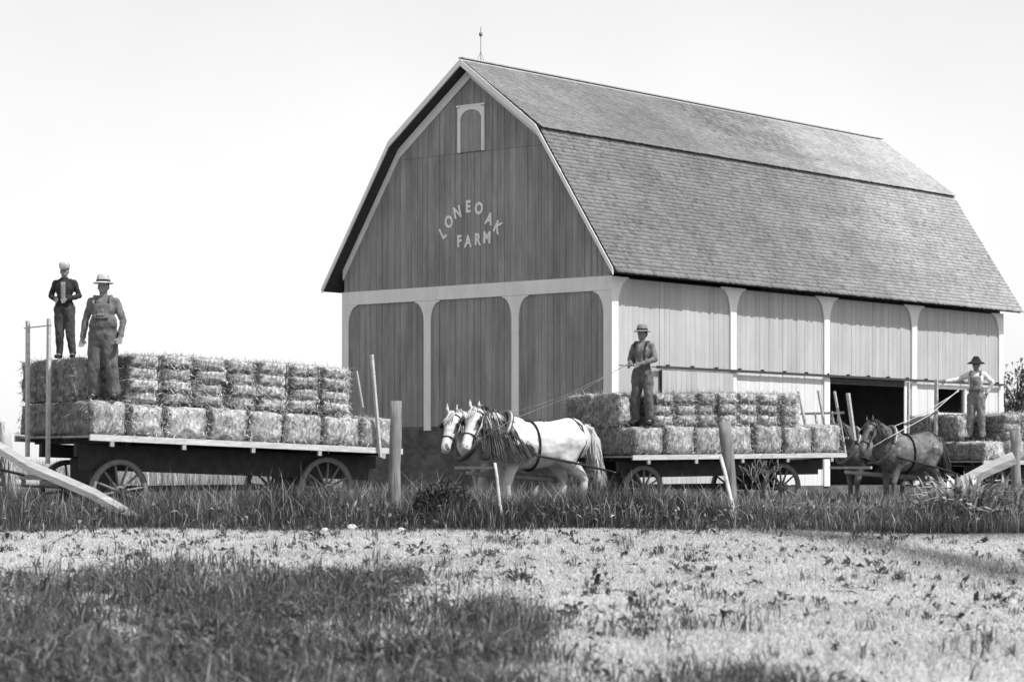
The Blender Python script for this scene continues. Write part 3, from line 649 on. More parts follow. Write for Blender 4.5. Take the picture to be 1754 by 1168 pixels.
    def patch(x0, x1, z0, z1, off, mname, name):
        nx_, nz_ = 8, 8; vs = []; w_, d_ = 0.165 + e, 0.12 + e
        for lay in (0, 0.012):
            for i in range(nz_ + 1):
                z = z0 + (z1 - z0) * i / nz_; t = (z - 1.30) / 0.24; bl = 1 if z > 1.3 else 0
                dep = max(d_ * math.sqrt(max(0.2, 1 - t * t)), (0.118 * fat + e) * math.sqrt(max(0.05, 1 - ((z - 1.09) / 0.22) ** 2)))
                for j in range(nx_ + 1):
                    x = x0 + (x1 - x0) * j / nx_; vs.append((x, -dep * math.sqrt(max(0.1, 1 - (x / (w_ * max(1, fat))) ** 2)) - off - lay, z))
        n = (nx_ + 1) * (nz_ + 1); fs = []
        for i in range(nz_):
            for j in range(nx_):
                a = i * (nx_ + 1) + j; fs += [(a, a + 1, a + nx_ + 2, a + nx_ + 1), (n + a, n + a + nx_ + 1, n + a + nx_ + 2, n + a + 1)]
        rim = [j for j in range(nx_ + 1)] + [i * (nx_ + 1) + nx_ for i in range(1, nz_ + 1)] + [nz_ * (nx_ + 1) + j for j in range(nx_ - 1, -1, -1)] + [i * (nx_ + 1) for i in range(nz_ - 1, 0, -1)]
        fs += [(rim[k], rim[(k + 1) % len(rim)], n + rim[(k + 1) % len(rim)], n + rim[k]) for k in range(len(rim))]
        return MB().add(vs, fs).build(name, M[mname], root, True)
    if bib:
        patch(-0.115, 0.115, 1.15 if fat > 1.1 else 1.06, 1.37, 0.012, bib, 'bib'); patch(-0.05, 0.05, 1.20, 1.29, 0.024, 'cloth_mid', 'bib_pocket')
    if front: patch(-0.035, 0.05, 1.02, 1.41, 0.010, front, 'shirt_front')
    bm_ = bib or braces
    if bm_:
        for q in (-1, 1):
            MB().loft([(q * 0.10, -0.125, 1.33), (q * 0.115, -0.115, 1.40), (q * 0.115, -0.05, 1.492), (q * 0.10, 0.05, 1.495), (q * 0.07, 0.13, 1.40), (q * 0.03, 0.15, 1.25)], [0.022] * 6, [0.008] * 6, 8).build('strap', M[bm_], root, True)
    if braces: 
        for q in (-1, 1): MB().loft([(q * 0.10, -0.132, 1.34), (q * 0.10, -0.142, 1.2), (q * 0.10, -0.135, 1.05)], [0.02] * 3, [0.008] * 3, 8, up=(0, -1, 0)).build('strap', M[braces], root, True)
    if rag: MB().loft([(0.12, -0.14, 0.93), (0.14, -0.155, 0.86), (0.13, -0.16, 0.78), (0.16, -0.15, 0.73)], [0.05, 0.07, 0.06, 0.03], [0.02, 0.03, 0.025, 0.01], 10).build('rag', M['cloth_pale'], root, True)
    # hat
    h = MB()
    if hat == 'brim':
        h.lathe([(0.070, 1.715), (0.15, 1.695), (0.155, 1.700), (0.152, 1.706), (0.100, 1.722), (0.098, 1.76), (0.090, 1.805), (0.065, 1.832), (0.03, 1.826), (0.005, 1.818)], 24, hd(0, -0.008, 0), 0.95, 1.1)
    elif hat == 'wide':
        h.lathe([(0.070, 1.725), (0.17, 1.685), (0.195, 1.675), (0.198, 1.682), (0.17, 1.702), (0.105, 1.735), (0.085, 1.785), (0.05, 1.835), (0.02, 1.845), (0.004, 1.83)], 24, hd(0, -0.008, 0), 1.0, 1.05)
    else:
        h.lathe([(0.080, 1.70), (0.090, 1.695), (0.098, 1.72), (0.105, 1.765), (0.10, 1.80), (0.06, 1.828), (0.005, 1.833)], 24, hd(0, -0.005, 0), 0.95, 1.1)
    ho = h.build('hat' if hat != 'cap' else 'cap', M[hatm], root, True)
    if hat == 'cap':
        v = [(x, y, z) for (x, y, z) in [(-0.085, -0.06, 1.705), (-0.06, -0.15, 1.693), (0, -0.175, 1.69), (0.06, -0.15, 1.693), (0.085, -0.06, 1.705)]]
        vs = [hd(*p) for p in v] + [hd(p[0], p[1], p[2] - 0.008) for p in v]
        MB().add(vs, [(0, 1, 2, 3, 4), (9, 8, 7, 6, 5)] + [(i, i + 5, (i + 1) % 5 + 5, (i + 1) % 5) for i in range(5)]).build('visor', M['hat_grey'], ho)
    elif hat == 'brim':
        MB().lathe([(0.100, 1.722), (0.104, 1.724), (0.102, 1.748), (0.098, 1.75)], 24, hd(0, -0.008, 0), 0.955, 1.105).build('hat_band', M['band'], ho)
    hr = MB(); hr.ell(hd(0, 0.018, 1.665), (0.081, 0.09, 0.09)); hr.build('hair', M['cloth_dark'], root, True)
    return root

def onload(mw, x, y, z): return Matrix.Translation(mw @ Vector((x, y, z)))
boy = person('boy in a pale cap and dark open jacket standing highest on hay bales', onload(MW1, 0.17, 1.16, 0.49 + 0.008 + 0.612), R(-4), 1.36,
    arms=dict(el=(-0.27, 0.05, 1.17), wl=(-0.13, -0.15, 1.08), er=(0.27, 0.05, 1.17), wr=(0.07, -0.17, 1.08)), legs=dict(kl=(-0.09, -0.03, 0.5), kr=(0.11, -0.02, 0.5), al=(-0.09, 0.0, 0.085), ar=(0.15, 0.0, 0.085)),
    trousers='cloth_boy', shirt='cloth_dark', front='cloth_shirt', hat='cap', hatm='hat_pale', head_yaw=0.0, cuff=0.068)
farmer = person('stout farmer in bib overalls and pale brimmed hat standing on a hay wagon', onload(MW1, 0.34, 0.28, 0.498), R(-6), 1.74, fat=1.30,
    arms=dict(el=(-0.27, 0.03, 1.14), wl=(-0.29, -0.05, 0.88), er=(0.28, 0.03, 1.14), wr=(0.27, -0.10, 0.90)), legs=dict(kl=(-0.12, -0.03, 0.5), kr=(0.13, -0.05, 0.5), al=(-0.14, 0.02, 0.085), ar=(0.17, -0.02, 0.085)),
    trousers='cloth_denim', shirt='cloth_trouser', bib='cloth_denim', hat='brim', hatm='hat_pale')
driver = person('driver in grey shirt and grey hat standing on hay behind white horses', onload(MW2, 0.45, 0.33, 0.538), R(-28), 1.76,
    arms=dict(el=(-0.24, 0.0, 1.17), wl=(-0.14, -0.22, 1.08), er=(0.25, 0.0, 1.17), wr=(0.06, -0.23, 1.08)), legs=dict(al=(-0.13, 0.02, 0.085), ar=(0.15, 0.0, 0.085), kl=(-0.11, -0.04, 0.5), kr=(0.13, -0.03, 0.5)),
    trousers='cloth_denim', shirt='cloth_mid', braces='cloth_dark', hat='brim', hatm='hat_grey', head_yaw=-0.2)
teamster = person('man in dark wide brimmed hat and pale shirt leaning on wagon pole', onload(MW3, 0.42, 0.62, 0.428), R(-20), 1.68,
    arms=dict(el=(-0.40, -0.06, 1.30), wl=(-0.63, -0.18, 1.27), er=(0.34, 0.06, 1.24), wr=(0.22, 0.02, 1.00)), legs=dict(al=(-0.16, 0.02, 0.085), ar=(0.13, 0.0, 0.085)),
    trousers='cloth_shirt', shirt='cloth_pale', bib='cloth_shirt', hat='wide', hatm='hat_dark', head_yaw=-0.2)

# ------------------------------------------------------------------ horses
def strands(base, tip, n, w, spread, tonelo=0.7, tonehi=1.25, seed=1):
    """hair from a base polyline to a tip polyline, n flat tapering ribbons"""
    rs = np.random.default_rng(seed); base = np.array(base, float); tip = np.array(tip, float)
    def smp(pl, t):
        k = t * (len(pl) - 1); i = np.clip(k.astype(int), 0, len(pl) - 2); f = (k - i)[:, None]; return pl[i] * (1 - f) + pl[i + 1] * f
    t = rs.uniform(0, 1, n); a = smp(base, t) + rs.normal(0, spread * 0.4, (n, 3)); b = smp(tip, np.clip(t + rs.normal(0, 0.08, n), 0, 1)) + rs.normal(0, spread, (n, 3))
    m = (a + b) / 2 + (a - b) * 0.06 + rs.normal(0, spread * 0.5, (n, 3)); m[:, 2] += 0.12 * np.linalg.norm(a - b, axis=1) * 0.3
    s = np.cross(b - a, rs.normal(0, 1, (n, 3))); s /= np.linalg.norm(s, axis=1)[:, None] + 1e-9; s *= w / 2
    V = np.stack([a - s, a + s, m - s, m + s, b], 1).reshape(-1, 3); o = (np.arange(n) * 5)[:, None]
    F = np.concatenate([o + np.array([[0, 1, 2]]), o + np.array([[1, 3, 2]]), o + np.array([[2, 3, 4]])], 0)
    return V, F, np.repeat(rs.uniform(tonelo, tonehi, n), 5)

def horse(label, group, loc, head_ang, coat, hair, head_yaw=0.0, neck_up=0.0, net=False, seed=1, scale=1.0, reins=None, side=1, long=1.0):
    """draught horse facing +X; side=+1: its left flank faces the viewer"""
    root = empty('horse', (loc[0], loc[1], float(zg(loc[0], loc[1]))), head_ang, label, 'horse', group); root.scale = (scale * long, scale * (1 + (long - 1) * 0.4), scale)
    b = MB()
    secs = [(-0.97, 1.30, .06, .08), (-0.92, 1.30, .17, .20), (-0.80, 1.28, .27, .33), (-0.60, 1.25, .32, .385), (-0.30, 1.19, .325, .385), (0.0, 1.15, .345, .40), (0.3, 1.16, .335, .41), (0.5, 1.19, .30, .42), (0.66, 1.20, .265, .37), (0.80, 1.19, .19, .26), (0.87, 1.18, .08, .10)]
    b.loft([(x, 0, z) for x, z, _, _ in secs], [r for _, _, r, _ in secs], [r for _, _, _, r in secs], 20)
    b.ell((0.40, 0, 1.50), (0.26, 0.11, 0.16)); b.ell((-0.62, 0, 1.42), (0.28, 0.2, 0.23))
    # neck and head (turned about the poll)
    nz = neck_up; pollp = Vector((1.06, 0, 1.84 + nz)); q = Matrix.Rotation(head_yaw * 0.45, 4, 'Z'); pv = Vector((0.62, 0, 1.3))
    def nk(v): return pv + q @ (Vector(v) - pv)
    npts = [(0.52, 0, 1.32), (0.72, 0, 1.50 + nz * .3), (0.90, 0, 1.68 + nz * .7), (1.04, 0, 1.82 + nz)]
    b.loft([nk(p) for p in npts], [.22, .18, .135, .10], [.37, .30, .23, .16], 16)
    P = nk(pollp); hq = Matrix.Rotation(head_yaw, 4, 'Z') @ Matrix.Rotation(R(58), 4, 'Y')       # +X of the head frame points down the nose
    def hp(x, y, z): return P + hq @ (Vector((x, y, z)) * 1.14)
    b.loft([hp(-0.06, 0, 0), hp(0.05, 0, 0), hp(0.17, 0, -0.015), hp(0.32, 0, 0), hp(0.46, 0, 0.01), hp(0.56, 0, 0.0), hp(0.62, 0, -0.01), hp(0.645, 0, -0.01)],
           [.08, .115, .12, .09, .072, .078, .068, .035], [.09, .145, .165, .122, .09, .09, .072, .035], 16, up=tuple(hq @ Vector((0, 0, 1))))
    for s in (-1, 1):
        b.ell(tuple(hp(0.17, s * 0.055, -0.06)), (.075, .06, .085)); b.ell(tuple(hp(0.16, s * 0.085, 0.06)), (.04, .034, .034))
        e0 = hp(-0.02, s * 0.055, 0.08); b.loft([e0, e0 + Vector((0, 0, 0.05)) + hq @ Vector((0, s * 0.012, 0.02)), e0 + Vector((0, 0, 0.17)) + hq @ Vector((0, s * 0.02, 0.02))], [.032, .040, .006], [.02, .022, .005], 9)
    for s in (-1, 1):
        dx = 0.07 * s
        b.cone((0.48, s * .17, 1.15), (0.46, s * .18, .88), .18, .115); b.cone((0.46, s * .18, .88), (0.50 + dx, s * .18, .52), .10, .066)
        b.cone((0.50 + dx, s * .18, .52), (0.49 + dx, s * .18, .17), .058, .05); b.cone((0.49 + dx, s * .18, .18), (0.53 + dx, s * .18, .07), .062, .075); b.loft([(0.54 + dx, s * .18, 0.09), (0.55 + dx, s * .18, 0.0)], [.075, .09], None, 12)
        b.cone((-0.58, s * .15, 1.22), (-0.46, s * .19, .92), .26, .17); b.cone((-0.46, s * .19, .92), (-0.72 - dx, s * .19, .58), .145, .075)
        b.cone((-0.72 - dx, s * .19, .58), (-0.68 - dx, s * .19, .18), .065, .052); b.cone((-0.68 - dx, s * .19, .18), (-0.64 - dx, s * .19, .07), .062, .075); b.loft([(-0.63 - dx, s * .19, 0.09), (-0.62 - dx, s * .19, 0.0)], [.075, .09], None, 12)
    b.blob('body', M[coat], root, 0.019, 4, 0.010, (6, 6, 6))
    for s in (-1, 1): MB().ell(tuple(hp(0.165, s * 0.100, 0.062)), (.022, .022, .022), 10, 7).build('eye', M['eye'], root, True)
    for s in (-1, 1): MB().ell(tuple(hp(0.60, s * 0.045, 0.035)), (.016, .012, .014), 8, 6).build('nostril', M['eye'], root, True)
    # mane, forelock, tail
    crest = [nk((x, 0, z)) for x, z in ((0.45, 1.66), (0.62, 1.75 + nz * .3), (0.80, 1.87 + nz * .7), (0.98, 1.97 + nz))]
    base = [tuple(p) for p in crest]; tip = [tuple(p + Vector((0.02, side * 0.24, -0.40))) for p in crest]
    Vm, Fm, Tm = strands(base, tip, 420, 0.016, 0.035, seed=seed)
    V2, F2, T2 = strands([tuple(hp(-0.04, -0.03, 0.11)), tuple(hp(-0.04, 0.03, 0.11))], [tuple(hp(0.2, -0.05, 0.16)), tuple(hp(0.2, 0.05, 0.16))], 60, 0.014, 0.02, seed=seed + 5)
    V3, F3, T3 = cat((Vm, Fm, Tm), (V2, F2, T2)); link(bpy.data.objects.new('mane', np_mesh('mane', V3, F3, M[hair], T3)), root)
    tl = MB().loft([(-0.90, 0, 1.50), (-1.02, 0, 1.44), (-1.10, 0.01, 1.25), (-1.12, 0.02, 0.95), (-1.10, 0.02, 0.65)], [.05, .065, .085, .10, .03], [.05, .06, .07, .08, .03], 12)
    to = tl.build('tail', M[hair], root, True)
    tt = to.data.attributes.new('tone', 'FLOAT', 'POINT'); tt.data.foreach_set('value', np.full(len(to.data.vertices), 0.9, np.float32))
    Vt, Ft, Tt = strands([(-0.95, 0, 1.50), (-1.05, 0, 1.40), (-1.12, 0, 1.15)], [(-1.13, -0.12, 0.45), (-1.22, 0.05, 0.40), (-1.12, 0.14, 0.5)], 420, 0.016, 0.05, seed=seed + 9)
    link(bpy.data.objects.new('tail_hair', np_mesh('tail_hair', Vt, Ft, M[hair], Tt)), to)
    # harness
    def ring(x, zc, ry, rz, r=0.016, lean=0.0, n=28):
        return [(x + lean * math.sin(2 * math.pi * k / n), ry * math.cos(2 * math.pi * k / n), zc + rz * math.sin(2 * math.pi * k / n)) for k in range(n + 1)]
    MB().tube(ring(0.66, 1.33, .275, .385, lean=-0.20), 0.048, 10).build('collar', M['collar'], root, True)
    MB().tube([(p[0] + 0.0, p[1] * 1.19, p[2] + 0.02) for p in ring(0.66, 1.33, .262, .395, lean=-0.20)[:15]], 0.016, 7).build('hames', M['palestrap'], root, True)
    MB().loft(ring(0.10, 1.15, .362, .418), [0.03] * 29, [0.008] * 29, 8, up=(1, 0, 0)).build('belly_band', M['strap'], root, True)
    MB().tube([(0.42, 0, 1.69), (0.1, 0, 1.578), (-0.3, 0, 1.590), (-0.62, 0, 1.668), (-0.92, 0, 1.52)], 0.014, 6).build('back_strap', M['strap'], root, True)
    for s in (-1, 1):
        MB().tube([(0.60, s * .32, 1.08), (0.25, s * .37, 1.0), (-0.5, s * .37, .86), (-1.25, s * .30, .70)], 0.021, 7).build('trace', M['strap'], root, True)
        MB().tube([(-0.62, s * 0.02, 1.668), (-0.70, s * .26, 1.50), (-0.72, s * .355, 1.2), (-0.55, s * .37, .88)], 0.014, 6).build('hip_strap', M['strap'], root, True)
    br = MB(); up_ = hq @ Vector((0, 0, 1))
    for xx, ra, rb in ((0.02, .105, .13), (0.40, .083, .098)):
        br.tube([hp(xx, ra * math.cos(2 * math.pi * k / 16), rb * math.sin(2 * math.pi * k / 16)) for k in range(17)], 0.011, 6)
    for s in (-1, 1):
        br.tube([hp(0.02, s * .104, 0.02), hp(0.2, s * .118, 0.02), hp(0.40, s * .082, 0.0), hp(0.52, s * .07, -0.03)], 0.010, 6)
        br.add([tuple(hp(0.11, s * .122, 0.03)), tuple(hp(0.24, s * .122, 0.03)), tuple(hp(0.24, s * .135, 0.12)), tuple(hp(0.11, s * .135, 0.12)), tuple(hp(0.11, s * .127, 0.03)), tuple(hp(0.24, s * .127, 0.03)), tuple(hp(0.24, s * .140, 0.12)), tuple(hp(0.11, s * .140, 0.12))], [(0, 1, 2, 3), (7, 6, 5, 4), (0, 4, 5, 1), (1, 5, 6, 2), (2, 6, 7, 3), (3, 7, 4, 0)])
    br.build('bridle', M['strap'], root, True)
    if net:
        tip = [tuple(p) for p in [(0.20, side * .37, 0.95), (0.46, side * .40, 0.82), (0.74, side * .36, 0.84), (1.02, side * .26, 0.95)]]
        Vn, Fn, Tn = strands(base, tip, 1500, 0.018, 0.03, 0.5, 2.0, seed=seed + 20)
        V4, F4, T4 = strands(base, [tuple(Vector(p) + Vector((0.0, side * 0.28, -0.5))) for p in base], 420, 0.016, 0.04, 0.7, 2.2, seed=seed + 33)
        Vn[:, 1] += side * 0.05
        V5, F5, T5 = cat((Vn, Fn, Tn), (V4, F4, T4)); link(bpy.data.objects.new('fly_net', np_mesh('fly_net', V5, F5, M['net'], T5)), root)
    if reins is not None:
        bpy.context.view_layer.update(); inv = root.matrix_world.inverted()
        for hand, s in reins:
            h = inv @ hand; a = hp(0.52, s * .07, -0.03); c = Vector((0.5, s * 0.30, 1.62)); mid = (c + h) / 2 - Vector((0, 0, 0.10))
            MB().tube([a, (a + c) / 2 + Vector((0, s * .03, 0.02)), c, mid, h], 0.009 if coat == 'darkhorse' else 0.0045, 6).build('rein', M['palestrap'] if coat == 'darkhorse' else M['cloth_shirt'], root, True)
    return root

def team(C, th, WB, d, lat): 
    u = Vector((math.cos(th), math.sin(th))); n = Vector((-math.sin(th), math.cos(th))); p = Vector(C) + n * (WB / 2 + lat) - u * d; return (p.x, p.y)
h2 = MW2 @ Vector((0.2, 0.30, 0.53 + 1.12)); h3 = MW3 @ Vector((0.05, 0.75, 0.42 + 1.02))
horse('white draught horse in dark fly net, near one of the pale team', 'horses hitched to the hay wagons', team(C2, TH2, 2.3, 1.62, -0.42), TH2 + math.pi, 'whitehorse', 'palehair', R(30), -0.15, True, 3, 1.02, [(h2, -1), (h2 + Vector((0, 0, .03)), 1)], long=1.16)
horse('white draught horse half hidden behind its netted teammate', 'horses hitched to the hay wagons', team(C2, TH2, 2.3, 1.68, 0.36), TH2 + math.pi, 'whitehorse', 'palehair', R(38), -0.16, False, 4, 1.0, long=1.14)
horse('dark glossy draught horse, near one of the dark team', 'horses hitched to the hay wagons', team(C3, TH3, 2.3, 1.50, -0.48), TH3 + math.pi, 'darkhorse', 'darkhair', R(10), -0.10, False, 6, 0.94, [(h3, -1), (h3 + Vector((0, 0, .03)), 1)])
horse('dark draught horse on the far side of the dark team', 'horses hitched to the hay wagons', team(C3, TH3, 2.3, 1.62, 0.46), TH3 + math.pi, 'darkhorse', 'darkhair', R(16), -0.10, False, 7, 0.94)
horse('horse hitched ahead of the wagon with the man in bib overalls', 'horses hitched to the hay wagons', team(C1, TH1, 2.3, 2.02, -0.42), TH1 + math.pi, 'darkhorse', 'palehair', 0.0, 0, False, 8, 0.98)

# ------------------------------------------------------------------ fence posts, fallen rails, leaning sticks
def post(label, x, y, h, r, lx=0.0, ly=0.0, seed=0):
    rs = random.Random(seed); z0 = float(zg(x, y)) - 0.15; n = 9
    pts = [(x + lx * (1 - k / (n - 1)) * 0 + lx * k / (n - 1) + rs.uniform(-.006, .006), y + ly * k / (n - 1), z0 + (h + 0.15) * k / (n - 1)) for k in range(n)]
    m_ = MB().loft(pts, [r * rs.uniform(0.94, 1.06) * (1.08 - 0.12 * k / n) for k in range(n)], [r * rs.uniform(0.9, 1.0) for k in range(n)], 11)
    for i in range(len(m_.v)):
        p = Vector(m_.v[i]); nn = noise.noise(Vector((p.x * 30, p.y * 30, p.z * 2))) * 0.012; c = Vector(pts[i // 11]); d = (p - c); m_.v[i] = tuple(p + d.normalized() * nn)
    return tag(m_.build('fence_post', M['post'], None, True), label, 'fence post', 'old fence posts')
def bearing(p, Y): return (p - 877) * Y / 4200
post('upright weathered fence post between the overalled man and the white horses', bearing(675, 33.0), 33.0, 1.68, 0.078, 0.03, 0, 1)
post('leaning fence post in front of the wagon behind the white horses', bearing(1260, 35.5), 35.5, 1.46, 0.085, -0.16, 0.0, 2)
post('weathered fence post holding the fallen rail by the dark team wagon', bearing(1742, 36.0), 36.0, 1.35, 0.075, -0.03, 0, 3)
post('dark fence post beside the post holding the fallen rail', bearing(1764, 36.4), 36.4, 1.33, 0.09, 0.0, 0, 4)
post('broken-down fence post at the high end of the long drooping rail', bearing(-66, 33.0), 33.0, 1.6, 0.08, 0.0, 0, 5)
def rail(label, pts, w, h, name='fallen_rail'):
    m_ = MB().loft(pts, [h / 2] * len(pts), [w / 2] * len(pts), 4)
    o = m_.build(name, M['palewood']); bv = o.modifiers.new('b', 'BEVEL'); bv.width = 0.006; bv.segments = 2
    return tag(o, label, 'rail', 'fallen fence rails')
def spot(p, q, Y): return (bearing(p, Y), Y, 0.8 + (800 - q) * Y / 4200)
rail('long pale fence rail drooping into the grass below the two front poles', [spot(-62, 722, 32.85), spot(0, 768, 32.82), spot(50, 799, 32.8), spot(105, 822, 32.8), spot(160, 846, 32.8), spot(205, 872, 32.8), spot(245, 898, 32.8)], 0.16, 0.04)
rail('short pale fence rail slanting down from post towards dark horses', [spot(1738, 784, 35.88), spot(1690, 805, 35.86), spot(1632, 836, 35.84), spot(1560, 874, 35.8)], 0.20, 0.045)
def stick(label, a, b, r0, r1):
    a, b = Vector(a), Vector(b); pts = [a.lerp(b, k / 5) + Vector((0.004 * math.sin(k * 2), 0, 0)) for k in range(6)]
    tag(MB().tube(pts, [r0 + (r1 - r0) * k / 5 for k in range(6)], 7).build('leaning_stick', M['palewood'], None, True), label, 'stick', 'sticks in the verge')
stick('thin pale stick standing crooked in grass before the white horses', spot(862, 908, 32.2), spot(848, 793, 32.4), 0.026, 0.020)
stick('pale split stick propped against the leaning fence post', spot(1265, 906, 32.6), spot(1235, 783, 33.4), 0.030, 0.026)

# ------------------------------------------------------------------ plants that stand alone
def leafy(label, x, y, n, hgt, rad, L, W, m, seed, cat_='weed', flat=0.35, tone=(0.6, 1.5), name='weed_clump'):
    global RNG
    RNG = np.random.default_rng(seed); z = float(zg(x, y))
    a = RNG.uniform(0, 2 * np.pi, n); rr = rad * np.sqrt(RNG.uniform(0, 1, n)); hh = RNG.uniform(0.02, 1, n) ** 0.9 * hgt * np.sqrt(np.clip(1 - (rr / (rad * 1.15)) ** 2, 0, 1)) * 0.8
    P = np.stack([rr * np.cos(a), rr * np.sin(a), hh], 1)
    az = a + RNG.normal(0, 0.7, n); el = RNG.uniform(0.2, 1.35, n) * (1 - flat) + 0.1
    D = np.stack([np.cos(az) * np.cos(el), np.sin(az) * np.cos(el), np.sin(el)], 1)
    V, F, t = leaves(P, D, RNG.uniform(0.6, 1.2, n) * L, RNG.uniform(0.6, 1.2, n) * W, RNG.uniform(*tone, n), 0.3)
    root = empty(name, (x, y, z), 0, label, cat_, None)
    link(bpy.data.objects.new('foliage', np_mesh('foliage', V, F, M[m], t)), root)
    st = MB()
    for k in range(7):
        b = 6.28 * k / 7; st.tube([(0.02 * math.cos(b), 0.02 * math.sin(b), -0.02), (rad * .4 * math.cos(b), rad * .4 * math.sin(b), hgt * .45), (rad * .65 * math.cos(b), rad * .65 * math.sin(b), hgt * .75)], 0.007, 5)
    st.build('stems', M['weed'], root)
    o = bpy.data.objects
    for c in root.children:
        if c.name.startswith('stems') and c.data.attributes.get('tone') is None:
            q = c.data.attributes.new('tone', 'FLOAT', 'POINT'); q.data.foreach_set('value', np.full(len(c.data.vertices), 1.0, np.float32))
    return root
leafy('dark bushy weed growing at the feet of the white horses', bearing(760, 33.2), 33.0, 2400, 0.74, 0.42, 0.11, 0.028, 'weed', 21, tone=(0.3, 1.1), flat=0.1)
leafy('clump of long strap leaved weeds below the short fallen rail', bearing(1612, 34.0), 32.5, 620, 0.66, 0.50, 0.46, 0.050, 'leafpale', 22, flat=0.0, tone=(0.2, 2.8))
leafy('second strap leaved weed clump beside the weathered rail post', bearing(1672, 34.3), 32.7, 420, 0.56, 0.44, 0.42, 0.048, 'leafpale', 23, flat=0.0, tone=(0.2, 2.6))
leafy('pale broad leaved weed at the foot of the propped stick', bearing(1290, 33.2), 33.2, 160, 0.26, 0.36, 0.14, 0.055, 'leafpale', 24, flat=0.3, tone=(0.8, 2.0))
leafy('low pale leaved weed patch past the bare sapling', bearing(1365, 33.4), 33.4, 170, 0.25, 0.42, 0.13, 0.05, 'leafpale', 25, flat=0.3, tone=(0.8, 1.9))
# bare sapling in front of the middle wagon
def sapling(label, x, y, h, seed):
    rs = random.Random(seed); m_ = MB()
    def grow(p, d, l, r, dep):
        q = p + d * l; m_.tube([p, p.lerp(q, 0.5) + Vector((rs.uniform(-.02, .02), 0, 0)), q], [r, r * 0.85, r * 0.7], 6)
        if dep:
            for _ in range(rs.choice((2, 3))):
                nd = (d + Vector((rs.uniform(-.6, .6), rs.uniform(-.5, .5), rs.uniform(-.05, .3)))).normalized(); grow(q, nd, l * rs.uniform(0.6, 0.85), r * 0.66, dep - 1)
    root = empty('sapling', (x, y, float(zg(x, y))), 0, label, 'sapling')
    for k in range(3): grow(Vector((0.06 * (k - 1), 0.02 * k, -0.03)), Vector((0.25 * (k - 1), 0, 1)).normalized(), h * 0.36, 0.016, 3)
    m_.build('branches', M['post'], root, True); return root
sapling('bare branching sapling in grass before the wagon behind the white horses', bearing(1305, 36.5), 36.5, 1.0, 5)
# trees beyond the barn
def tree(label, x, y, h, rad, seed, n=2600):
    global RNG
    RNG = np.random.default_rng(seed); rs = random.Random(seed)
    root = empty('tree', (x, y, 0), 0, label, 'tree', 'trees beyond the barn'); m_ = MB()
    m_.tube([(0, 0, -0.1), (0.05, 0, h * .3), (-.03, .05, h * .6), (0, 0, h * .9)], [h * .03, h * .024, h * .016, h * .006], 8)
    cl = []
    for k in range(26):
        a = rs.uniform(0, 6.28); zz = h * rs.uniform(.22, .98); rr = rad * math.sqrt(max(0.05, 1 - ((zz / h - .55) / .5) ** 2)) * rs.uniform(.35, 1.0)
        c = (rr * math.cos(a), rr * math.sin(a), zz); cl.append(c); m_.tube([(0, 0, zz * .75), (c[0] * .5, c[1] * .5, zz * .9), c], [h * .009, h * .006, h * .003], 5)
    m_.build('trunk', M['bark'], root, True)
    cl = np.array(cl); k = RNG.integers(0, len(cl), n); P = cl[k] + RNG.normal(0, rad * .17, (n, 3)); D = RNG.normal(0, 1, (n, 3)); D[:, 2] -= .3; D /= np.linalg.norm(D, axis=1)[:, None]
    V, F, t = leaves(P, D, RNG.uniform(.10, .22, n), RNG.uniform(.05, .1, n), RNG.uniform(.6, 1.5, n), .2)
    link(bpy.data.objects.new('crown', np_mesh('crown', V, F, M['crown'], t)), root); return root
tree('leafy small tree standing just past the far corner of the barn', 16.3, 79.0, 4.1, 1.1, 41)
tree('leafy small tree behind the first tree past the barn corner', 18.4, 80.5, 4.3, 1.3, 42)
# pale stones along the field edge
for k, (p, Y, s, lb) in enumerate(((607, 31.6, .075, 'pale round stone on the field edge below the wagon wheel'), (560, 31.3, .05, 'small pale stone beside the larger round one'), (690, 31.1, .05, 'small pale stone below the upright fence post'), (1215, 31.2, .05, 'small pale stone near the foot of the propped stick'))):
    bm = bmesh.new(); bmesh.ops.create_icosphere(bm, subdivisions=2, radius=s)
    for v in bm.verts: v.co *= 1 + 0.35 * noise.noise(v.co * 14 + Vector((k * 3, 0, 0))); v.co.z *= 0.75
    me = bpy.data.meshes.new('stone'); bm.to_mesh(me); bm.free(); me.materials.append(M['fieldstone'])
    o = inst('stone', me); X = bearing(p, Y); o.location = (X, Y - 0.35, float(zg(X, Y)) + s * .45); tag(o, lb, 'stone', 'stones on the field edge')

# ------------------------------------------------------------------ grass of the verge, mown field, near weeds (nobody could count these)
RNG = np.random.default_rng(77)
def scatter(n, y0, y1, k=0.235, mx=1.6, pw=1.0):
    y = y0 + (y1 - y0) * RNG.uniform(0, 1, n) ** pw; w = k * y + mx; x = RNG.uniform(-1, 1, n) * w; return x, y
def P3(x, y): return np.stack([x, y, zg(x, y)], 1)
def vn(x, y, sc, seed=0):
    g_ = np.random.default_rng(900 + seed).uniform(0, 1, (256, 256)); u = x * sc + 500; v = y * sc + 500; i = np.floor(u).astype(int); j = np.floor(v).astype(int); a = u - i; b = v - j
    a = a * a * (3 - 2 * a); b = b * b * (3 - 2 * b); G = lambda p, q: g_[p % 256, q % 256]
    return (G(i, j) * (1 - a) + G(i + 1, j) * a) * (1 - b) + (G(i, j + 1) * (1 - a) + G(i + 1, j + 1) * a) * b
def patchy(x, y, s=1.0): return np.clip(0.5 + 1.5 * (0.55 * vn(x, y, 0.9 * s, 1) + 0.30 * vn(x, y, 2.3 * s, 2) + 0.15 * vn(x, y, 6 * s, 3) - 0.5), 0, 1)
parts = []
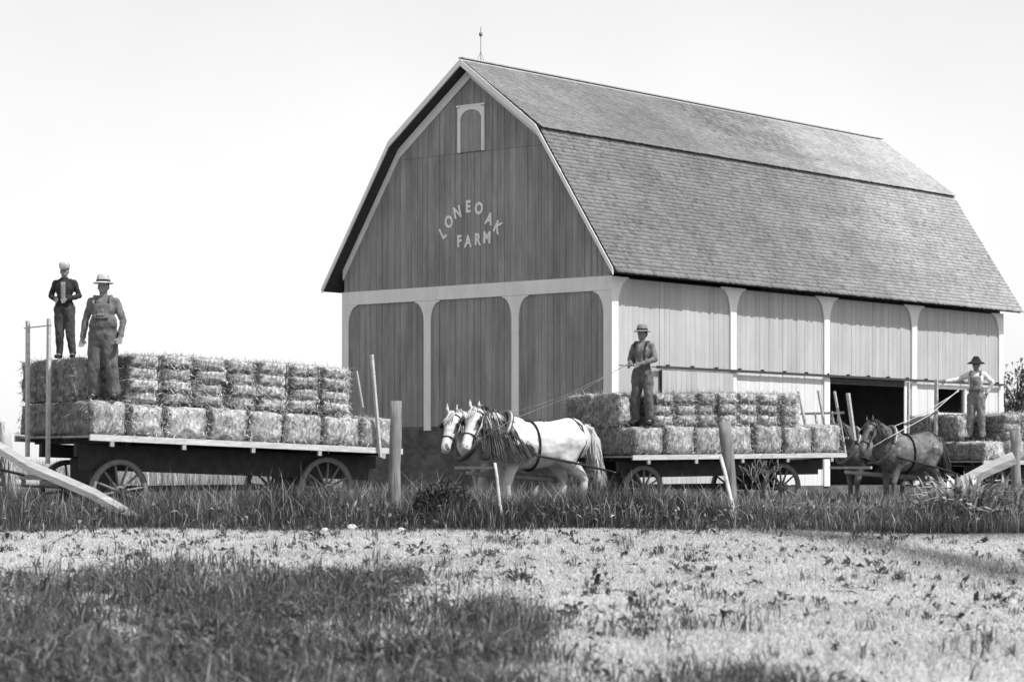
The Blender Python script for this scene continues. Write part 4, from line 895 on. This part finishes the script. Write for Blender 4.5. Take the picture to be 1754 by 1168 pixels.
for n, y0, y1, hm in ((150000, 30.3, 36.5, 0.56), (75000, 36.5, 46, 0.46), (50000, 46, 64, 0.42)):
    x, y = scatter(n, y0, y1); keep = (y > edge_y(x) + RNG.normal(0, 0.07, n)) & (RNG.uniform(0, 1, n) < 0.35 + 0.65 * sstep(-0.1, 1.2, y - edge_y(x))); x, y = x[keep], y[keep]; m = len(x); pt_ = patchy(x, y)
    tall = RNG.uniform(0, 1, m) < 0.05
    hgt = hm * (RNG.uniform(0.3, 1.0, m) * (0.32 + 1.05 * pt_) + tall * 0.40) * (0.22 + 0.78 * sstep(0, 1.9 + 1.6 * sstep(1.5, 4.5, x), y - edge_y(x) - 0.5 * vn(x, y, 3.0, 5) + 0.2)) * (1 - 0.32 * sstep(2.0, 4.5, x))
    ton = RNG.uniform(0.15, 1.0, m) * (0.25 + 1.0 * patchy(x + 9, y, 1.3)) + tall * RNG.uniform(0.3, 2.2, m)
    ton = ton * (1 + 0.5 * sstep(2.0, 4.5, x) * patchy(x, y + 5, 1.6))
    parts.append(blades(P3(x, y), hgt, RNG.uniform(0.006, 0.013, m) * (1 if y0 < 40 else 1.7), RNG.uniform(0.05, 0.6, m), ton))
V, F, t = cat(*parts)
tag(link(bpy.data.objects.new('verge_grass', np_mesh('verge_grass', V, F, M['grass'], t))), 'tall dark unmown grass of the verge around the wagons', 'grass', kind='stuff')
# pale ripening crop standing in the distance
n = 60000; y = RNG.uniform(84, 106, n); x = RNG.uniform(-42, 42, n); keep = (x < -3) | (x > 14.5); x, y = x[keep], y[keep]; m = len(x)
V, F, t = blades(np.stack([x, y, 0 * x], 1), RNG.uniform(0.7, 1.25, m), RNG.uniform(0.02, 0.05, m), RNG.uniform(0.05, 0.5, m), RNG.uniform(0.4, 1.1, m) * (0.6 + 0.6 * patchy(x, y, 0.6)))
tag(link(bpy.data.objects.new('distant_crop', np_mesh('distant_crop', V, F, M['stub'], t))), 'pale standing crop in the distance beyond the barn', 'crop', kind='stuff')
# broad weeds mixed into the verge
x, y = scatter(5200, 31.0, 36.5); keep = (y > edge_y(x) + 0.1) & (patchy(x * 1.4 + 3, y) > 0.45); x, y = x[keep], y[keep]; m = len(x)
P = P3(x, y); P[:, 2] += RNG.uniform(0.02, 0.30, m); a = RNG.uniform(0, 6.28, m); e = RNG.uniform(-.1, 1.2, m)
D = np.stack([np.cos(a) * np.cos(e), np.sin(a) * np.cos(e), np.sin(e)], 1)
V, F, t = leaves(P, D, RNG.uniform(.06, .16, m), RNG.uniform(.02, .05, m), np.where(RNG.uniform(0, 1, m) < .15, RNG.uniform(3, 6, m), RNG.uniform(.6, 2.2, m)))
tag(link(bpy.data.objects.new('verge_weeds', np_mesh('verge_weeds', V, F, M['weed'], t))), 'broad leaved weeds mixed through the verge grass', 'weeds', kind='stuff')
# short pale mown grass of the field
x, y = scatter(340000, 12.5, 31.9, pw=0.9); keep = y < edge_y(x) + 0.05 + 0.6 * RNG.uniform(0, 1, len(x)) ** 2 * (1 + sstep(1.5, 4.5, x)); x, y = x[keep], y[keep]; m = len(x)
tr = track(x, y); dk = dark_patch(x, y)
hgt = RNG.uniform(0.015, 0.06, m) * (0.7 + 0.5 * patchy(x, y, 1.3)) * (1 + 0.9 * tr); ton = RNG.uniform(0.86, 1.08, m) * (0.86 + 0.24 * patchy(x, y, 0.5)) * (1 - 0.62 * tr)
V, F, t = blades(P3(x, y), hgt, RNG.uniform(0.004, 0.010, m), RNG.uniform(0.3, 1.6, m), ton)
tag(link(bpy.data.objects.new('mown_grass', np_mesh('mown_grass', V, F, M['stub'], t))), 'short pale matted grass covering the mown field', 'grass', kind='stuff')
# dark weeds scattered over the field: rosettes and tufts
C = 3600; cx, cyy = scatter(C, 13, 30.8, pw=0.8); cx2 = cx; keep = (cyy < edge_y(cx) - 0.1) & (RNG.uniform(0, 1, C) < 0.25 + 0.75 * patchy(cx, cyy, 1.7) ** 2); cx, cyy = cx[keep], cyy[keep]; C = len(cx)
size = 0.035 + 0.10 * RNG.uniform(0, 1, C) ** 3.5; nl = RNG.integers(3, 11, C); idx = np.repeat(np.arange(C), nl); m = len(idx); S = size[idx]
ox = cx[idx] + RNG.normal(0, .35, m) * S; oy = cyy[idx] + RNG.normal(0, .35, m) * S; a = RNG.uniform(0, 6.28, m); e = RNG.uniform(0.0, 1.3, m)
D = np.stack([np.cos(a) * np.cos(e), np.sin(a) * np.cos(e), np.sin(e)], 1); P = P3(ox, oy); P[:, 2] += RNG.uniform(0.02, .05, m)
V, F, t = leaves(P, D, S * RNG.uniform(.5, 1.2, m), S * RNG.uniform(.2, .5, m), RNG.uniform(.4, 1.4, m))
tag(link(bpy.data.objects.new('field_weeds', np_mesh('field_weeds', V, F, M['weed'], t))), 'small dark weeds dotted over the pale mown field', 'weeds', kind='stuff')
# little dark tufts standing in the pale field
C = 1200; cx, cyy = scatter(C, 13, 30.8, pw=0.85); keep = (cyy < edge_y(cx) - 0.1) & (RNG.uniform(0, 1, C) < 0.15 + 0.85 * patchy(cx + 31, cyy, 0.9) ** 1.5); cx, cyy = cx[keep], cyy[keep]; C = len(cx)
sz_ = RNG.uniform(0.03, 0.07, C) + 0.12 * RNG.uniform(0, 1, C) ** 5; nl = RNG.integers(6, 22, C); idx = np.repeat(np.arange(C), nl); m = len(idx)
V, F, t = blades(P3(cx[idx] + RNG.normal(0, .3, m) * sz_[idx], cyy[idx] + RNG.normal(0, .3, m) * sz_[idx]), sz_[idx] * RNG.uniform(.6, 1.7, m), RNG.uniform(.006, .012, m), RNG.uniform(.1, .9, m), RNG.uniform(.25, .75, m))
tag(link(bpy.data.objects.new('field_tufts', np_mesh('field_tufts', V, F, M['grass'], t))), 'little dark grass tufts dotted over the pale mown field', 'grass', kind='stuff')
# tall dark growth in the near field
x, y = scatter(190000, 12.4, 24, pw=0.95); dk = dark_patch(x, y); pz = patchy(x, y, 1.6); keep = RNG.uniform(0, 1, len(x)) < dk * (0.04 + 1.0 * sstep(0.36, 0.70, pz)); x, y, pz, dk = x[keep], y[keep], pz[keep], dk[keep]; m = len(x)
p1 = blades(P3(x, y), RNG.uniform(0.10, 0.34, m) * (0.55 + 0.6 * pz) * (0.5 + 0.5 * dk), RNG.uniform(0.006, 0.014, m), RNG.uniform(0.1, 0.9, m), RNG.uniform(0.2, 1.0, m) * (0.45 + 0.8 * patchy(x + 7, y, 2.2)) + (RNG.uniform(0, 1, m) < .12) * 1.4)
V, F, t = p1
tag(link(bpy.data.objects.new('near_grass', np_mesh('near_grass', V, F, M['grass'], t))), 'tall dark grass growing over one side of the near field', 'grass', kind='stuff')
x, y = scatter(34000, 12.4, 23, pw=0.95); dk = dark_patch(x, y); keep = RNG.uniform(0, 1, len(x)) < dk * sstep(.35, .8, patchy(x + 4, y, 1.4)); x, y = x[keep], y[keep]; m = len(x)
P = P3(x, y); P[:, 2] += RNG.uniform(.02, .22, m); a = RNG.uniform(0, 6.28, m); e = RNG.uniform(-.2, 1.2, m); D = np.stack([np.cos(a) * np.cos(e), np.sin(a) * np.cos(e), np.sin(e)], 1)
V, F, t = leaves(P, D, RNG.uniform(.04, .11, m), RNG.uniform(.015, .04, m), RNG.uniform(.6, 2.0, m))
tag(link(bpy.data.objects.new('near_weeds', np_mesh('near_weeds', V, F, M['weed'], t))), 'dark leafy weeds tangled in the near grass', 'weeds', kind='stuff')
